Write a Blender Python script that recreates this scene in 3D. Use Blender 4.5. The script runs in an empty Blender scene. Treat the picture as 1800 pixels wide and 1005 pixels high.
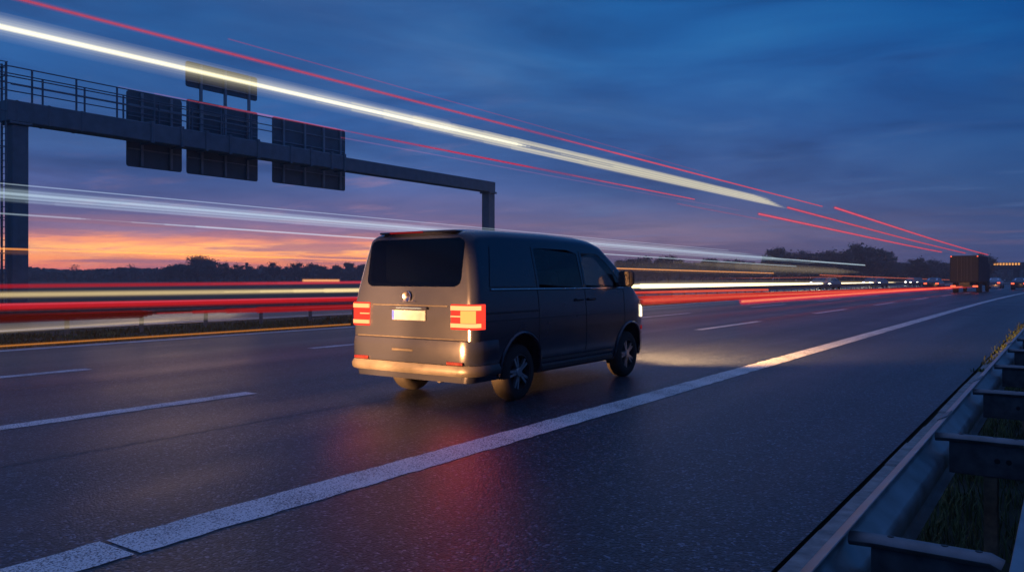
import bpy, bmesh, math, random
from mathutils import Vector, Matrix, noise
random.seed(11)
R = math.radians
sc = bpy.context.scene
COL = sc.collection

# ------------------------------------------------------------------ helpers
def s2l(c):
    c /= 255.0
    return c / 12.92 if c <= 0.04045 else ((c + 0.055) / 1.055) ** 2.4

def rgb(r, g, b):
    return (s2l(r), s2l(g), s2l(b), 1.0)

def tag(o, label=None, cat=None, group=None, kind=None):
    if label: o['label'] = label
    if cat: o['category'] = cat
    if group: o['group'] = group
    if kind: o['kind'] = kind
    return o

def empty(name, loc, rz=0.0):
    o = bpy.data.objects.new(name, None)
    COL.objects.link(o)
    o.location = loc
    o.rotation_euler = (0, 0, rz)
    o.empty_display_size = 0.2
    return o

def kids(o):
    return [c for c in COL.objects if c.parent is o]

def copy_tree(o, parent=None):
    c = o.copy()
    COL.objects.link(c)
    if parent is not None:
        c.parent = parent
    for ch in list(kids(o)):
        copy_tree(ch, c)
    return c

class MB:
    """collects shapes into one mesh; every shape takes a material slot number"""
    def __init__(self):
        self.v = []; self.f = []; self.m = []
    def add(self, vs, fs, m=0):
        o = len(self.v)
        self.v += [tuple(p) for p in vs]
        self.f += [tuple(i + o for i in f) for f in fs]
        self.m += [m] * len(fs)
    def box(self, x0, x1, y0, y1, z0, z1, m=0, M=None):
        vs = [Vector(p) for p in ((x0,y0,z0),(x1,y0,z0),(x1,y1,z0),(x0,y1,z0),(x0,y0,z1),(x1,y0,z1),(x1,y1,z1),(x0,y1,z1))]
        if M is not None: vs = [M @ p for p in vs]
        self.add(vs, [(0,3,2,1),(4,5,6,7),(0,1,5,4),(1,2,6,5),(2,3,7,6),(3,0,4,7)], m)
    def cbox(self, x0, x1, y0, y1, z0, z1, b=0.01, m=0, M=None):
        """box with chamfered edges"""
        xs=(x0,x1); ys=(y0,y1); zs=(z0,z1)
        bm = bmesh.new()
        g = bmesh.ops.create_cube(bm, size=1.0)
        for v in bm.verts:
            v.co = Vector((xs[v.co.x > 0], ys[v.co.y > 0], zs[v.co.z > 0]))
        bmesh.ops.bevel(bm, geom=list(bm.edges), offset=b, segments=1, affect='EDGES')
        bm.verts.index_update()
        vs = [v.co.copy() for v in bm.verts]
        if M is not None: vs = [M @ p for p in vs]
        self.add(vs, [[v.index for v in f.verts] for f in bm.faces], m)
        bm.free()
    def tube(self, pts, r, seg=8, m=0, caps=True, squash=1.0):
        pts = [Vector(p) for p in pts]
        n = len(pts)
        rr = r if isinstance(r, (list, tuple)) else [r] * n
        vs = []; fs = []
        for i, p in enumerate(pts):
            d = (pts[min(i+1, n-1)] - pts[max(i-1, 0)]).normalized()
            up = Vector((0,0,1)) if abs(d.z) < 0.95 else Vector((1,0,0))
            a = d.cross(up).normalized(); b = a.cross(d).normalized()
            for k in range(seg):
                t = 2 * math.pi * k / seg
                vs.append(p + a * math.cos(t) * rr[i] + b * math.sin(t) * rr[i] * squash)
        for i in range(n - 1):
            for k in range(seg):
                k2 = (k + 1) % seg
                fs.append((i*seg+k, i*seg+k2, (i+1)*seg+k2, (i+1)*seg+k))
        if caps:
            fs.append(tuple(range(seg))[::-1]); fs.append(tuple((n-1)*seg+k for k in range(seg)))
        self.add(vs, fs, m)
    def lathe_x(self, prof, seg=28, c=(0,0,0), m=0):
        """prof: list of (x, r), turned round the X axis"""
        vs = []; fs = []; n = len(prof)
        for (x, r) in prof:
            for k in range(seg):
                t = 2*math.pi*k/seg
                vs.append((c[0]+x, c[1]+r*math.cos(t), c[2]+r*math.sin(t)))
        for i in range(n-1):
            for k in range(seg):
                k2=(k+1)%seg
                fs.append((i*seg+k, i*seg+k2, (i+1)*seg+k2, (i+1)*seg+k))
        self.add(vs, fs, m)
    def prism(self, poly, z0, z1, M=None, m=0):
        n = len(poly)
        vs = [Vector((p[0],p[1],z0)) for p in poly] + [Vector((p[0],p[1],z1)) for p in poly]
        if M is not None: vs = [M @ p for p in vs]
        fs = [tuple(range(n))[::-1], tuple(range(n, 2*n))] + [(i,(i+1)%n,n+(i+1)%n,n+i) for i in range(n)]
        self.add(vs, fs, m)
    def sweep(self, path, prof, m=0, closed=True, caps=True):
        """prof (offset to the right of travel, z) swept along a path of (x, y, z)"""
        n=len(path); k=len(prof); vs=[]; fs=[]
        for i,p in enumerate(path):
            a=Vector(path[max(i-1,0)][:2]); b=Vector(path[min(i+1,n-1)][:2])
            d=(b-a).normalized(); nr=Vector((d.y,-d.x))
            if 0<i<n-1:
                d1=(Vector(path[i][:2])-a).normalized(); n1=Vector((d1.y,-d1.x))
                nr=nr/max(0.5,nr.dot(n1))
            for (o,z) in prof:
                vs.append((p[0]+nr.x*o, p[1]+nr.y*o, p[2]+z))
        kk = k if closed else k-1
        for i in range(n-1):
            for j in range(kk):
                j2=(j+1)%k
                fs.append((i*k+j,(i+1)*k+j,(i+1)*k+j2,i*k+j2))
        if caps and closed:
            fs.append(tuple(range(k))); fs.append(tuple((n-1)*k+j for j in range(k))[::-1])
        self.add(vs, fs, m)
    def mesh(self, name, mats, smooth=None):
        me = bpy.data.meshes.new(name)
        me.from_pydata(self.v, [], self.f)
        for mt in (mats if isinstance(mats, (list,tuple)) else [mats]): me.materials.append(mt)
        for i, p in enumerate(me.polygons): p.material_index = self.m[i]
        bm = bmesh.new(); bm.from_mesh(me)
        bmesh.ops.recalc_face_normals(bm, faces=bm.faces); bm.to_mesh(me); bm.free()
        if smooth is not None:
            me.polygons.foreach_set('use_smooth', [True]*len(me.polygons))
            me.set_sharp_from_angle(angle=R(smooth))
        me.update()
        return me
    def build(self, name, mats, parent=None, smooth=None):
        o = bpy.data.objects.new(name, self.mesh(name, mats, smooth))
        COL.objects.link(o)
        if parent is not None: o.parent = parent
        return o

# the motorway's line: straight past the camera, then easing gently to the right
def cx(y):
    t = max(0.0, min(y, 300.0) - 45.0); e = max(0.0, y - 300.0)
    return 0.0003*t*t + e*0.0006*255.0

# ------------------------------------------------------------------ materials
class NT:
    def __init__(self, name):
        self.mat = bpy.data.materials.new(name); self.mat.use_nodes = True
        self.t = self.mat.node_tree; self.t.nodes.clear()
        self.out = self.n('ShaderNodeOutputMaterial')
    def n(self, kind, **kw):
        nd = self.t.nodes.new(kind)
        for k, v in kw.items():
            if k in nd.inputs.keys(): nd.inputs[k].default_value = v
            else: setattr(nd, k, v)
        return nd
    def l(self, a, b): self.t.links.new(a, b)
    def ramp(self, src, stops, interp='LINEAR'):
        r = self.n('ShaderNodeValToRGB'); r.color_ramp.interpolation = interp
        e = r.color_ramp.elements
        while len(e) < len(stops): e.new(0.5)
        for i, (p, c) in enumerate(stops):
            e[i].position = p; e[i].color = c if isinstance(c, (tuple, list)) else (c, c, c, 1)
        self.l(src, r.inputs[0]); return r.outputs[0]
    def noise(self, scale, detail=4, rough=0.55, vec=None, stretch=None):
        tc = self.n('ShaderNodeTexCoord')
        src = tc.outputs['Object'] if vec is None else vec
        if stretch:
            mp = self.n('ShaderNodeMapping'); mp.inputs['Scale'].default_value = stretch
            self.l(src, mp.inputs[0]); src = mp.outputs[0]
        nz = self.n('ShaderNodeTexNoise'); nz.inputs['Scale'].default_value = scale
        nz.inputs['Detail'].default_value = detail; nz.inputs['Roughness'].default_value = rough
        self.l(src, nz.inputs['Vector']); return nz.outputs['Fac']
    def mix(self, fac, a, b, blend='MIX'):
        m = self.n('ShaderNodeMix', data_type='RGBA', blend_type=blend)
        for sock, val in ((m.inputs[0], fac), (m.inputs[6], a), (m.inputs[7], b)):
            if hasattr(val, 'is_linked') or isinstance(val, bpy.types.NodeSocket): self.l(val, sock)
            else: sock.default_value = val
        return m.outputs[2]
    def math(self, op, a, b=0.0, c=None, clamp=False):
        m = self.n('ShaderNodeMath', operation=op); m.use_clamp = clamp
        for i, val in enumerate((a, b, c)):
            if val is None: continue
            if isinstance(val, bpy.types.NodeSocket): self.l(val, m.inputs[i])
            else: m.inputs[i].default_value = val
        return m.outputs[0]
    def bsdf(self, color, rough=0.5, metal=0.0, bump=None, bstr=0.3, bdist=0.01, **kw):
        b = self.n('ShaderNodeBsdfPrincipled')
        for nm, val in (('Base Color', color), ('Roughness', rough), ('Metallic', metal)):
            if isinstance(val, bpy.types.NodeSocket): self.l(val, b.inputs[nm])
            else: b.inputs[nm].default_value = val
        for k, v in kw.items(): b.inputs[k].default_value = v
        if bump is not None:
            bp = self.n('ShaderNodeBump'); bp.inputs['Strength'].default_value = bstr; bp.inputs['Distance'].default_value = bdist
            self.l(bump, bp.inputs['Height']); self.l(bp.outputs[0], b.inputs['Normal'])
        self.l(b.outputs[0], self.out.inputs['Surface']); return b

def lin(r, g, b): return (r, g, b, 1.0)

def simple(name, col, rough=0.5, metal=0.0, var=0.25, scale=6.0, bstr=0.0, **kw):
    t = NT(name)
    f = t.noise(scale, 5)
    dark = tuple(c*(1-var) for c in col[:3]) + (1,); lite = tuple(min(1, c*(1+var)) for c in col[:3]) + (1,)
    c = t.ramp(f, [(0.3, dark), (0.7, lite)])
    rr = t.ramp(f, [(0.3, max(0, rough-0.08)), (0.7, min(1, rough+0.08))])
    t.bsdf(c, rr, metal, bump=f if bstr else None, bstr=bstr, **kw)
    return t.mat

def emit(name, col, strength):
    t = NT(name); e = t.n('ShaderNodeEmission'); e.inputs[0].default_value = col; e.inputs[1].default_value = strength
    t.l(e.outputs[0], t.out.inputs['Surface']); return t.mat

def glow(name, col, strength, body=0.0):
    """a see-through ribbon of light: adds its own glow and veils what lies behind by the share given as body"""
    t = NT(name); e = t.n('ShaderNodeEmission'); e.inputs[0].default_value = col; e.inputs[1].default_value = strength
    tr = t.n('ShaderNodeBsdfTransparent'); tr.inputs[0].default_value = (1-body, 1-body, 1-body, 1); a = t.n('ShaderNodeAddShader')
    t.l(e.outputs[0], a.inputs[0]); t.l(tr.outputs[0], a.inputs[1]); t.l(a.outputs[0], t.out.inputs['Surface'])
    return t.mat

def asphalt(name, base, grit):
    t = NT(name)
    tc = t.n('ShaderNodeTexCoord'); P = tc.outputs['Object']
    vor = t.n('ShaderNodeTexVoronoi'); vor.inputs['Scale'].default_value = 62; t.l(P, vor.inputs['Vector'])
    vcol = t.n('ShaderNodeSeparateColor'); t.l(vor.outputs['Color'], vcol.inputs[0])
    fine = t.noise(48, 3, 0.7, P)
    mid_ = t.noise(9, 5, 0.65, P)
    big = t.noise(0.35, 5, 0.6, P)
    lane = t.noise(1.0, 4, 0.55, P, stretch=(0.8, 0.04, 1))
    stone = t.ramp(vcol.outputs[0], [(0.0, 0.25), (0.5, 0.7), (0.82, 1.3), (0.93, 2.6), (1.0, 5.0)])
    c = t.mix(t.ramp(big, [(0.3, 0.0), (0.7, 1.0)]), tuple(b*0.8 for b in base[:3])+(1,), tuple(b*1.2 for b in base[:3])+(1,))
    c = t.mix(1.0, c, stone, 'MULTIPLY')
    c = t.mix(1.0, c, t.ramp(fine, [(0.3, 0.45), (0.7, 1.55)]), 'MULTIPLY')
    c = t.mix(1.0, c, t.ramp(mid_, [(0.3, 0.8), (0.7, 1.2)]), 'MULTIPLY')
    c = t.mix(1.0, c, t.ramp(lane, [(0.3, 0.88), (0.7, 1.12)]), 'MULTIPLY')
    rg = t.math('ADD', t.ramp(lane, [(0.3, 0.30), (0.7, 0.42)]), t.ramp(fine, [(0.3, -0.06), (0.7, 0.10)]))
    sx = t.n('ShaderNodeSeparateXYZ'); t.l(P, sx.inputs[0])
    trk = t.math('COSINE', t.math('MULTIPLY_ADD', sx.outputs[0], 2.824, 21.5))   # polished wheel paths along each lane
    trk = t.math('MULTIPLY', t.math('MULTIPLY_ADD', trk, 0.5, 0.5), t.ramp(big, [(0.25, 0.3), (0.75, 1.0)]))
    c = t.mix(t.math('MULTIPLY', trk, 0.30), c, tuple(b*0.55 for b in base[:3])+(1,))
    rg = t.math('SUBTRACT', rg, t.math('MULTIPLY', trk, 0.07))
    cv = t.n('ShaderNodeTexVoronoi', feature='DISTANCE_TO_EDGE'); cv.inputs['Scale'].default_value = 0.45
    wob = t.n('ShaderNodeVectorMath', operation='ADD'); t.l(P, wob.inputs[0])
    wn = t.n('ShaderNodeTexNoise'); wn.inputs['Scale'].default_value = 1.7; wn.inputs['Detail'].default_value = 5; t.l(P, wn.inputs['Vector']); t.l(wn.outputs['Color'], wob.inputs[1])
    t.l(wob.outputs[0], cv.inputs['Vector'])
    crack = t.math('MULTIPLY', t.ramp(cv.outputs['Distance'], [(0.0, 1.0), (0.006, 0.0)]), t.ramp(t.noise(0.22, 3, 0.6, P), [(0.52, 0.0), (0.60, 0.8)]))
    c = t.mix(crack, c, (0.006, 0.006, 0.007, 1))
    h = t.math('ADD', t.math('MULTIPLY', vor.outputs['Distance'], -1.2), fine)
    b = t.bsdf(c, rg, 0.0, bump=h, bstr=grit, bdist=0.006)
    b.inputs['Specular IOR Level'].default_value = 0.28
    return t.mat

M = {}
M['asphalt'] = asphalt('asphalt', lin(0.036, 0.046, 0.062), 0.42)
M['asphalt_far'] = asphalt('asphalt_far', lin(0.05, 0.05, 0.052), 0.4)

def paint_mat():
    t = NT('road_paint'); tc = t.n('ShaderNodeTexCoord'); P = tc.outputs['Object']
    a = t.noise(78, 2, 0.7, P); b = t.noise(1.6, 4, 0.6, P)
    pit = t.math('ADD', a, t.math('MULTIPLY', t.math('SUBTRACT', b, 0.5), 0.35))
    fac = t.ramp(pit, [(0.38, 0.0), (0.50, 1.0)])
    c = t.mix(fac, lin(0.10, 0.10, 0.10), lin(0.80, 0.80, 0.78))
    # a crack across the line
    t.bsdf(c, 0.62, 0.0, bump=a, bstr=0.5, bdist=0.004)
    return t.mat
M['paint'] = paint_mat()
M['steel'] = simple('galvanised_steel', lin(0.34, 0.37, 0.38), 0.36, 0.75, 0.25, 7.0)
M['steel_dull'] = simple('weathered_galvanised_steel', lin(0.20, 0.21, 0.22), 0.55, 0.6, 0.3, 9.0)
M['web'] = simple('dark_spacer_web', lin(0.09, 0.10, 0.11), 0.7, 0.2, 0.4, 14.0)  # darker steel carries the shade of the web beneath its flange
M['rust'] = simple('rusty_post_steel', lin(0.20, 0.15, 0.10), 0.75, 0.2, 0.4, 18.0, 0.2)
M['post'] = simple('pale_post_steel', lin(0.24, 0.23, 0.20), 0.65, 0.1, 0.3, 12.0)
M['gantry'] = simple('gantry_paint', lin(0.12, 0.17, 0.21), 0.5, 0.1, 0.18, 2.0)
M['rib'] = simple('sign_rib_aluminium', lin(0.24, 0.29, 0.32), 0.5, 0.2, 0.2, 1.5)
M['sign_back'] = simple('sign_back_aluminium', lin(0.095, 0.13, 0.155), 0.5, 0.1, 0.2, 1.5)
M['concrete'] = simple('gutter_concrete', lin(0.24, 0.24, 0.23), 0.6, 0.0, 0.45, 9.0, 0.35)
M['bridge'] = simple('bridge_concrete', lin(0.06, 0.06, 0.065), 0.8, 0.0, 0.2, 0.6)
M['soil'] = simple('verge_soil', lin(0.020, 0.026, 0.012), 0.95, 0.0, 0.5, 3.0, 0.3)
M['field'] = simple('field_grass', lin(0.035, 0.045, 0.022), 0.95, 0.0, 0.4, 0.05)
def leafy(name, a, b):
    t = NT(name); oi = t.n('ShaderNodeNewGeometry')
    c = t.ramp(oi.outputs['Random Per Island'], [(0.0, a), (1.0, b)])
    t.bsdf(c, 0.8, 0.0); return t.mat
M['grass'] = leafy('grass_blades', lin(0.03, 0.055, 0.015), lin(0.12, 0.14, 0.045))
M['weed'] = leafy('yellow_weeds', lin(0.05, 0.08, 0.02), lin(0.13, 0.15, 0.035))
M['leaf'] = leafy('tree_leaves', lin(0.065, 0.068, 0.058), lin(0.14, 0.14, 0.11))
M['bark'] = simple('tree_bark', lin(0.05, 0.04, 0.03), 0.9, 0, 0.3, 4)
M['van_paint'] = None
def car_paint(name, col):
    t = NT(name); f = t.noise(3.0, 4); g = t.noise(900, 1)
    c = t.mix(t.ramp(g, [(0.4, 0.0), (0.6, 0.25)]), col, tuple(min(1, x*1.8) for x in col[:3])+(1,))
    r = t.ramp(f, [(0.3, 0.22), (0.7, 0.28)])
    b = t.bsdf(c, r, 0.35); b.inputs['Coat Weight'].default_value = 0.7; b.inputs['Coat Roughness'].default_value = 0.17
    return t.mat
M['van_paint'] = car_paint('graphite_car_paint', lin(0.016, 0.020, 0.034))
M['van_plastic'] = simple('grey_bumper_plastic', lin(0.05, 0.05, 0.05), 0.42, 0.1, 0.15, 8)
M['trim'] = simple('black_plastic_trim', lin(0.012, 0.012, 0.013), 0.5, 0, 0.2, 20)
M['chrome'] = simple('bright_trim', lin(0.55, 0.55, 0.56), 0.22, 1.0, 0.1, 20)
M['tyre'] = simple('tyre_rubber', lin(0.012, 0.012, 0.012), 0.8, 0, 0.3, 30)
M['rim'] = simple('alloy_rim', lin(0.32, 0.34, 0.36), 0.35, 0.8, 0.15, 20)
M['seat'] = simple('seat_cloth', lin(0.02, 0.02, 0.022), 0.9, 0, 0.3, 12)
M['cabin'] = simple('cabin_lining', lin(0.03, 0.03, 0.032), 0.9, 0, 0.2, 12)
M['plate'] = simple('white_plate', lin(0.11, 0.125, 0.15), 0.4, 0, 0.12, 14)
M['plate_blue'] = simple('blue_plate_band', lin(0.01, 0.03, 0.25), 0.4, 0, 0.05, 14)
M['red_lens'] = simple('red_reflector', lin(0.05, 0.002, 0.003), 0.35, 0, 0.1, 20)
def glass(name, tint, spec=1.0):
    t = NT(name)
    fr = t.n('ShaderNodeFresnel'); fr.inputs['IOR'].default_value = 1.5
    g = t.n('ShaderNodeBsdfGlossy'); g.inputs['Roughness'].default_value = 0.02; g.inputs['Color'].default_value = (0.9,0.9,0.9,1)
    tr = t.n('ShaderNodeBsdfTransparent'); tr.inputs[0].default_value = tint
    m = t.n('ShaderNodeMixShader')
    t.l(fr.outputs[0], m.inputs[0]); t.l(tr.outputs[0], m.inputs[1]); t.l(g.outputs[0], m.inputs[2])
    t.l(m.outputs[0], t.out.inputs['Surface']); return t.mat
M['glass'] = glass('clear_glass', lin(0.86, 0.92, 0.92))
M['glass_tint'] = glass('tinted_glass', lin(0.62, 0.70, 0.74))
M['glass_dark'] = glass('privacy_glass', lin(0.10, 0.12, 0.13))
M['lamp_red'] = emit('tail_lamp_red', lin(1.0, 0.045, 0.025), 1.5)
M['lamp_hot'] = emit('tail_lamp_bright', lin(1.0, 0.24, 0.085), 3.2)
M['lamp_amber'] = emit('tail_lamp_amber', lin(1.0, 0.20, 0.045), 3.2)
M['lamp_dim'] = emit('tail_lamp_dim', lin(0.7, 0.01, 0.01), 0.35)
M['lamp_head'] = emit('head_lamp', lin(1.0, 0.80, 0.50), 3.0)
M['far_head'] = emit('far_head_lamp', lin(1.0, 0.86, 0.62), 22.0)
M['far_tail'] = emit('far_tail_lamp', lin(1.0, 0.10, 0.04), 3.0)
M['bridge_lamp'] = emit('amber_bridge_lamp', lin(1.0, 0.42, 0.10), 1.2)
M['tarp'] = simple('dark_truck_tarpaulin', lin(0.014, 0.020, 0.036), 0.8, 0, 0.2, 1.0)

# ------------------------------------------------------------------ ground and roads
def ys_list():
    y = -40.0; out = []
    while y < 40: out.append(y); y += 4
    while y < 420: out.append(y); y += 10
    while y < 540: out.append(y); y += 30
    return out
YS = ys_list()
def strip(name, x0, x1, z, mat, nx=1, ys=None, lump=0.0, **kw):
    mb = MB(); ys = ys or YS; vs = []; fs = []
    for y in ys:
        for i in range(nx+1):
            x = x0 + (x1-x0)*i/nx
            dz = lump*noise.noise(Vector((x*0.8, y*0.8, 3.1))) if lump else 0
            vs.append((x + cx(y), y, z + dz))
    w = nx+1
    for j in range(len(ys)-1):
        for i in range(nx): fs.append((j*w+i, j*w+i+1, (j+1)*w+i+1, (j+1)*w+i))
    mb.add(vs, fs); o = mb.build(name, mat); tag(o, kind='structure', **kw); return o

g = MB(); n = 28; S = 560.0
vs = [(-S + 2*S*i/n, -200 + (S+200)*j/n, -0.06) for j in range(n+1) for i in range(n+1)]
g.add(vs, [(j*(n+1)+i, j*(n+1)+i+1, (j+1)*(n+1)+i+1, (j+1)*(n+1)+i) for j in range(n) for i in range(n)])
tag(g.build('ground', M['field']), 'dark open fields on both sides of the motorway', kind='structure')
strip('road', -18.35, -1.25, 0.0, M['asphalt'], nx=4, label='damp dark asphalt carriageway under the van')
strip('opposite_road', -37.5, -24.0, 0.0, M['asphalt_far'], nx=4, label='far carriageway beyond the central barrier')
fine = [-10 + 0.5*i for i in range(141)] + [61 + 6*i for i in range(58)]
strip('median_ground', -24.0, -18.35, -0.012, M['soil'], nx=10, ys=fine, lump=0.04, label='grassy central strip between the carriageways')
near = [-3 + 0.25*i for i in range(120)] + [27.5 + 4*i for i in range(90)]
strip('verge', -0.72, 9.0, -0.03, M['soil'], nx=16, ys=near, lump=0.05, label='rough verge behind the near crash barrier')

# painted lines: sheets 4 mm above the asphalt
def line(xc, w, y0, y1, jitter=0.012):
    vs = []; fs = []; y = y0; i = 0
    step = 0.12 if y0 < 14 else 1.0
    ys = []
    while y < y1: ys.append(y); y += step if y < 16 else (0.5 if y < 40 else 5)
    ys.append(y1)
    rnd = random.Random(int(xc*100 + y0*10))
    for y in ys:
        e0 = rnd.uniform(-jitter, jitter) if y < 16 else 0; e1 = rnd.uniform(-jitter, jitter) if y < 16 else 0
        vs += [(xc-w/2+e0+cx(y), y, 0.004), (xc+w/2+e1+cx(y), y, 0.004)]
    fs = [(2*i, 2*i+1, 2*i+3, 2*i+2) for i in range(len(ys)-1)]
    return vs, fs
mb = MB()
for a, b in ((-12, 2.365), (2.395, 400)): mb.add(*line(-4.33, 0.36, a, b))
tag(mb.build('edge_marking', M['paint']), 'broad solid white line along the hard shoulder', kind='structure')
mb = MB(); mb.add(*line(-17.9, 0.28, -20, 400))
tag(mb.build('far_edge_marking', M['paint']), 'thin solid white line beside the central strip', kind='structure')
mb = MB()
for a, b in ((-6,-1.5),(0.5,6.56),(9.8,14.9),(21.8,27.4),(34.5,40.2),(47,53),(60,66),(73,79),(86,92),(100,106),(114,120)): mb.add(*line(-8.74, 0.26, a, b))
for a, b in ((-6,-1),(0.6,6.73),(11.4,17.4),(26.8,32),(40,46),(53,59),(66,72),(80,86),(94,100),(108,114)): mb.add(*line(-13.2, 0.26, a, b))
tag(mb.build('lane_marking', M['paint']), 'dashed white lane lines across the carriageway', kind='structure')
mb = MB()
for xx in (-28.4, -33.0):
    for k in range(-1, 18): mb.add(*line(xx, 0.25, k*12+4, k*12+10))
mb.add(*line(-24.6, 0.28, -20, 300)); mb.add(*line(-36.9, 0.28, -20, 300))
tag(mb.build('opposite_marking', M['paint']), 'white lines on the far carriageway', kind='structure')

# longitudinal joints: thin bitumen seams sealed flush with the asphalt
M['bitumen'] = simple('bitumen_seal', lin(0.008, 0.008, 0.009), 0.35, 0, 0.3, 12)
mb = MB()
for xc, w, a, b in ((-11.6, 0.04, -5, 90), (-6.95, 0.03, -5, 60)):
    y = a; vs = []
    while y < b:
        j = 0.05*noise.noise(Vector((xc, y*0.7, 0)))
        vs += [(xc+j-w/2+cx(y), y, 0.002), (xc+j+w/2+cx(y), y, 0.002)]; y += 0.4
    mb.add(vs, [(2*i, 2*i+1, 2*i+3, 2*i+2) for i in range(len(vs)//2-1)])
tag(mb.build('road_joint', M['bitumen']), 'dark sealed seams running along the lanes', kind='structure')

# concrete gutter slabs along the shoulder
mb = MB(); y = -3.0; rnd = random.Random(5)
while y < 60:
    L = rnd.choice((0.95, 1.0, 1.0, 1.05))
    dz = rnd.uniform(-0.006, 0.008); dx = rnd.uniform(-0.012, 0.012)
    mb.cbox(-1.205+dx+cx(y), -0.76+dx+cx(y), y+0.008, y+L-0.008, -0.15, 0.016+dz, 0.012)
    y += L
tag(mb.build('gutter', M['concrete']), 'pale concrete gutter slabs between asphalt and crash barrier', kind='structure')

# ------------------------------------------------------------------ grass
def blades(name, label, spots, mat, hmin, hmax, wid, seed):
    rnd = random.Random(seed); v = []; f = []
    for (x, y, z) in spots:
        h = rnd.uniform(hmin, hmax); a = rnd.uniform(0, 6.283); lean = rnd.uniform(0.1, 0.75)*h; w = wid*rnd.uniform(0.6, 1.3)
        dx, dy = math.cos(a), math.sin(a); px, py = -dy*w, dx*w
        i = len(v)
        v += [(x-px, y-py, z), (x+px, y+py, z), (x+dx*lean*0.35+px*0.8, y+dy*lean*0.35+py*0.8, z+h*0.6),
              (x+dx*lean*0.35-px*0.8, y+dy*lean*0.35-py*0.8, z+h*0.6), (x+dx*lean, y+dy*lean, z+h)]
        f += [(i, i+1, i+2, i+3), (i+3, i+2, i+4)]
    me = bpy.data.meshes.new(name); me.from_pydata(v, [], f); me.materials.append(mat)
    o = bpy.data.objects.new(name, me); COL.objects.link(o)
    return tag(o, label, 'grass', kind='stuff')
rnd = random.Random(3); sp = []
for _ in range(26000):
    y = 1.5 + 14*rnd.random()**1.4; x = -0.70 + 2.6*rnd.random()**1.2
    if noise.noise(Vector((x*2.2, y*2.2, 9))) > -0.25: sp.append((x, y, -0.05))
blades('verge_grass', 'rough dark grass growing under the near crash barrier', sp, M['grass'], 0.05, 0.20, 0.005, 1)
sp = []
for _ in range(5000):
    y = 14.5 + 34*rnd.random(); k = noise.noise(Vector((3.3, y*0.45, 2)))
    if k < -0.25 and y > 15: continue
    sp.append((rnd.gauss(-0.98, 0.13)+cx(y), y, 0.0))
blades('gutter_weeds', 'yellowish weeds sprouting over the concrete gutter', sp, M['weed'], 0.03, 0.10, 0.012, 2)
sp = []
for _ in range(30000):
    y = 2 + 62*rnd.random()**1.3; x = -18.5 - 4.0*rnd.random()
    if noise.noise(Vector((x*0.9, y*0.9, 4))) > -0.3: sp.append((x+cx(y), y, -0.03))
blades('median_grass', 'dark green grass of the central strip behind the solid line', sp, M['grass'], 0.05, 0.15, 0.016, 3)

# ------------------------------------------------------------------ near crash barrier
def bolt(mb, x, y, z, r=0.014, h=0.010, m=0):
    mb.prism([(r*math.cos(k*math.pi/3), r*math.sin(k*math.pi/3)) for k in range(6)], 0, h, Matrix.Translation((x, y, z)), m)
bar = empty('crash_barrier', (-0.4, 3.0, 0.0))
tag(bar, 'double sided galvanised steel crash barrier beside the gutter, close in front', 'crash barrier')
bar.location = (0, 0, 0)
ry = [-1.0 + 0.5*i for i in range(40)] + [19 + 3*i for i in range(36)]
path = [(cx(y), y, 0.0) for y in ry]
def thick(pts, t):
    """open profile -> closed ribbon of thickness t"""
    out = []; n = len(pts)
    for i, p in enumerate(pts):
        a = Vector(pts[max(i-1, 0)]); b = Vector(pts[min(i+1, n-1)]); d = (b-a).normalized(); nr = Vector((-d.y, d.x))
        out.append((p[0]+nr.x*t, p[1]+nr.y*t))
    return list(pts) + out[::-1]
wprof = [(-0.556, 0.729), (-0.594, 0.709), (-0.603, 0.700), (-0.606, 0.66), (-0.598, 0.632), (-0.545, 0.588), (-0.532, 0.565),
         (-0.532, 0.505), (-0.545, 0.482), (-0.598, 0.438), (-0.606, 0.41), (-0.606, 0.36), (-0.595, 0.34), (-0.56, 0.335)]
mb = MB(); mb.sweep(path, thick(wprof, 0.004)); mb.build('front_rail', M['steel'], bar, 35)
wback = [(-0.685-x, z) for (x, z) in wprof]
mb = MB(); mb.sweep(path, thick(wback, -0.004)); mb.build('rear_rail', M['steel'], bar, 35)
k = 0; y = 0.73
while y < 120 and k < 60:
    mb = MB(); X = cx(y)
    # rounded top flange over a flat web, dark bolt holes punched as short recessed studs
    mb.tube([(X-0.580, y, 0.664), (X-0.50, y, 0.668), (X-0.19, y, 0.668), (X-0.162, y, 0.655)], 0.034, 10, squash=0.62)
    mb.box(X-0.515, X-0.175, y-0.012, y-0.006, 0.49, 0.655, 2)
    mb.box(X-0.515, X-0.175, y-0.010, y+0.03, 0.486, 0.492, 2)
    if y < 16:
        for hx in (-0.30, -0.25): mb.prism([(0.014*math.cos(q*0.785), 0.014*math.sin(q*0.785)) for q in range(8)], 0.012, 0.0135, Matrix.Translation((X+hx, y, 0.57)) @ Matrix.Rotation(R(90), 4, 'X'), 1)
        for hx in (-0.46, -0.31, -0.22): bolt(mb, X+hx, y, 0.687, 0.010, 0.003, 1)
    mb.build('spacer', [M['steel_dull'], M['trim'], M['web']], bar, 40)
    if k % 2 == 0:
        mb = MB(); yy = y
        mb.box(X-0.36, X-0.30, yy-0.006, yy, -0.3, 0.50); mb.box(X-0.36, X-0.354, yy, yy+0.09, -0.3, 0.50); mb.box(X-0.36, X-0.30, yy+0.09, yy+0.096, -0.3, 0.50)
        mb.build('post', M['rust'], bar)
    y += 2.0; k += 1
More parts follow.
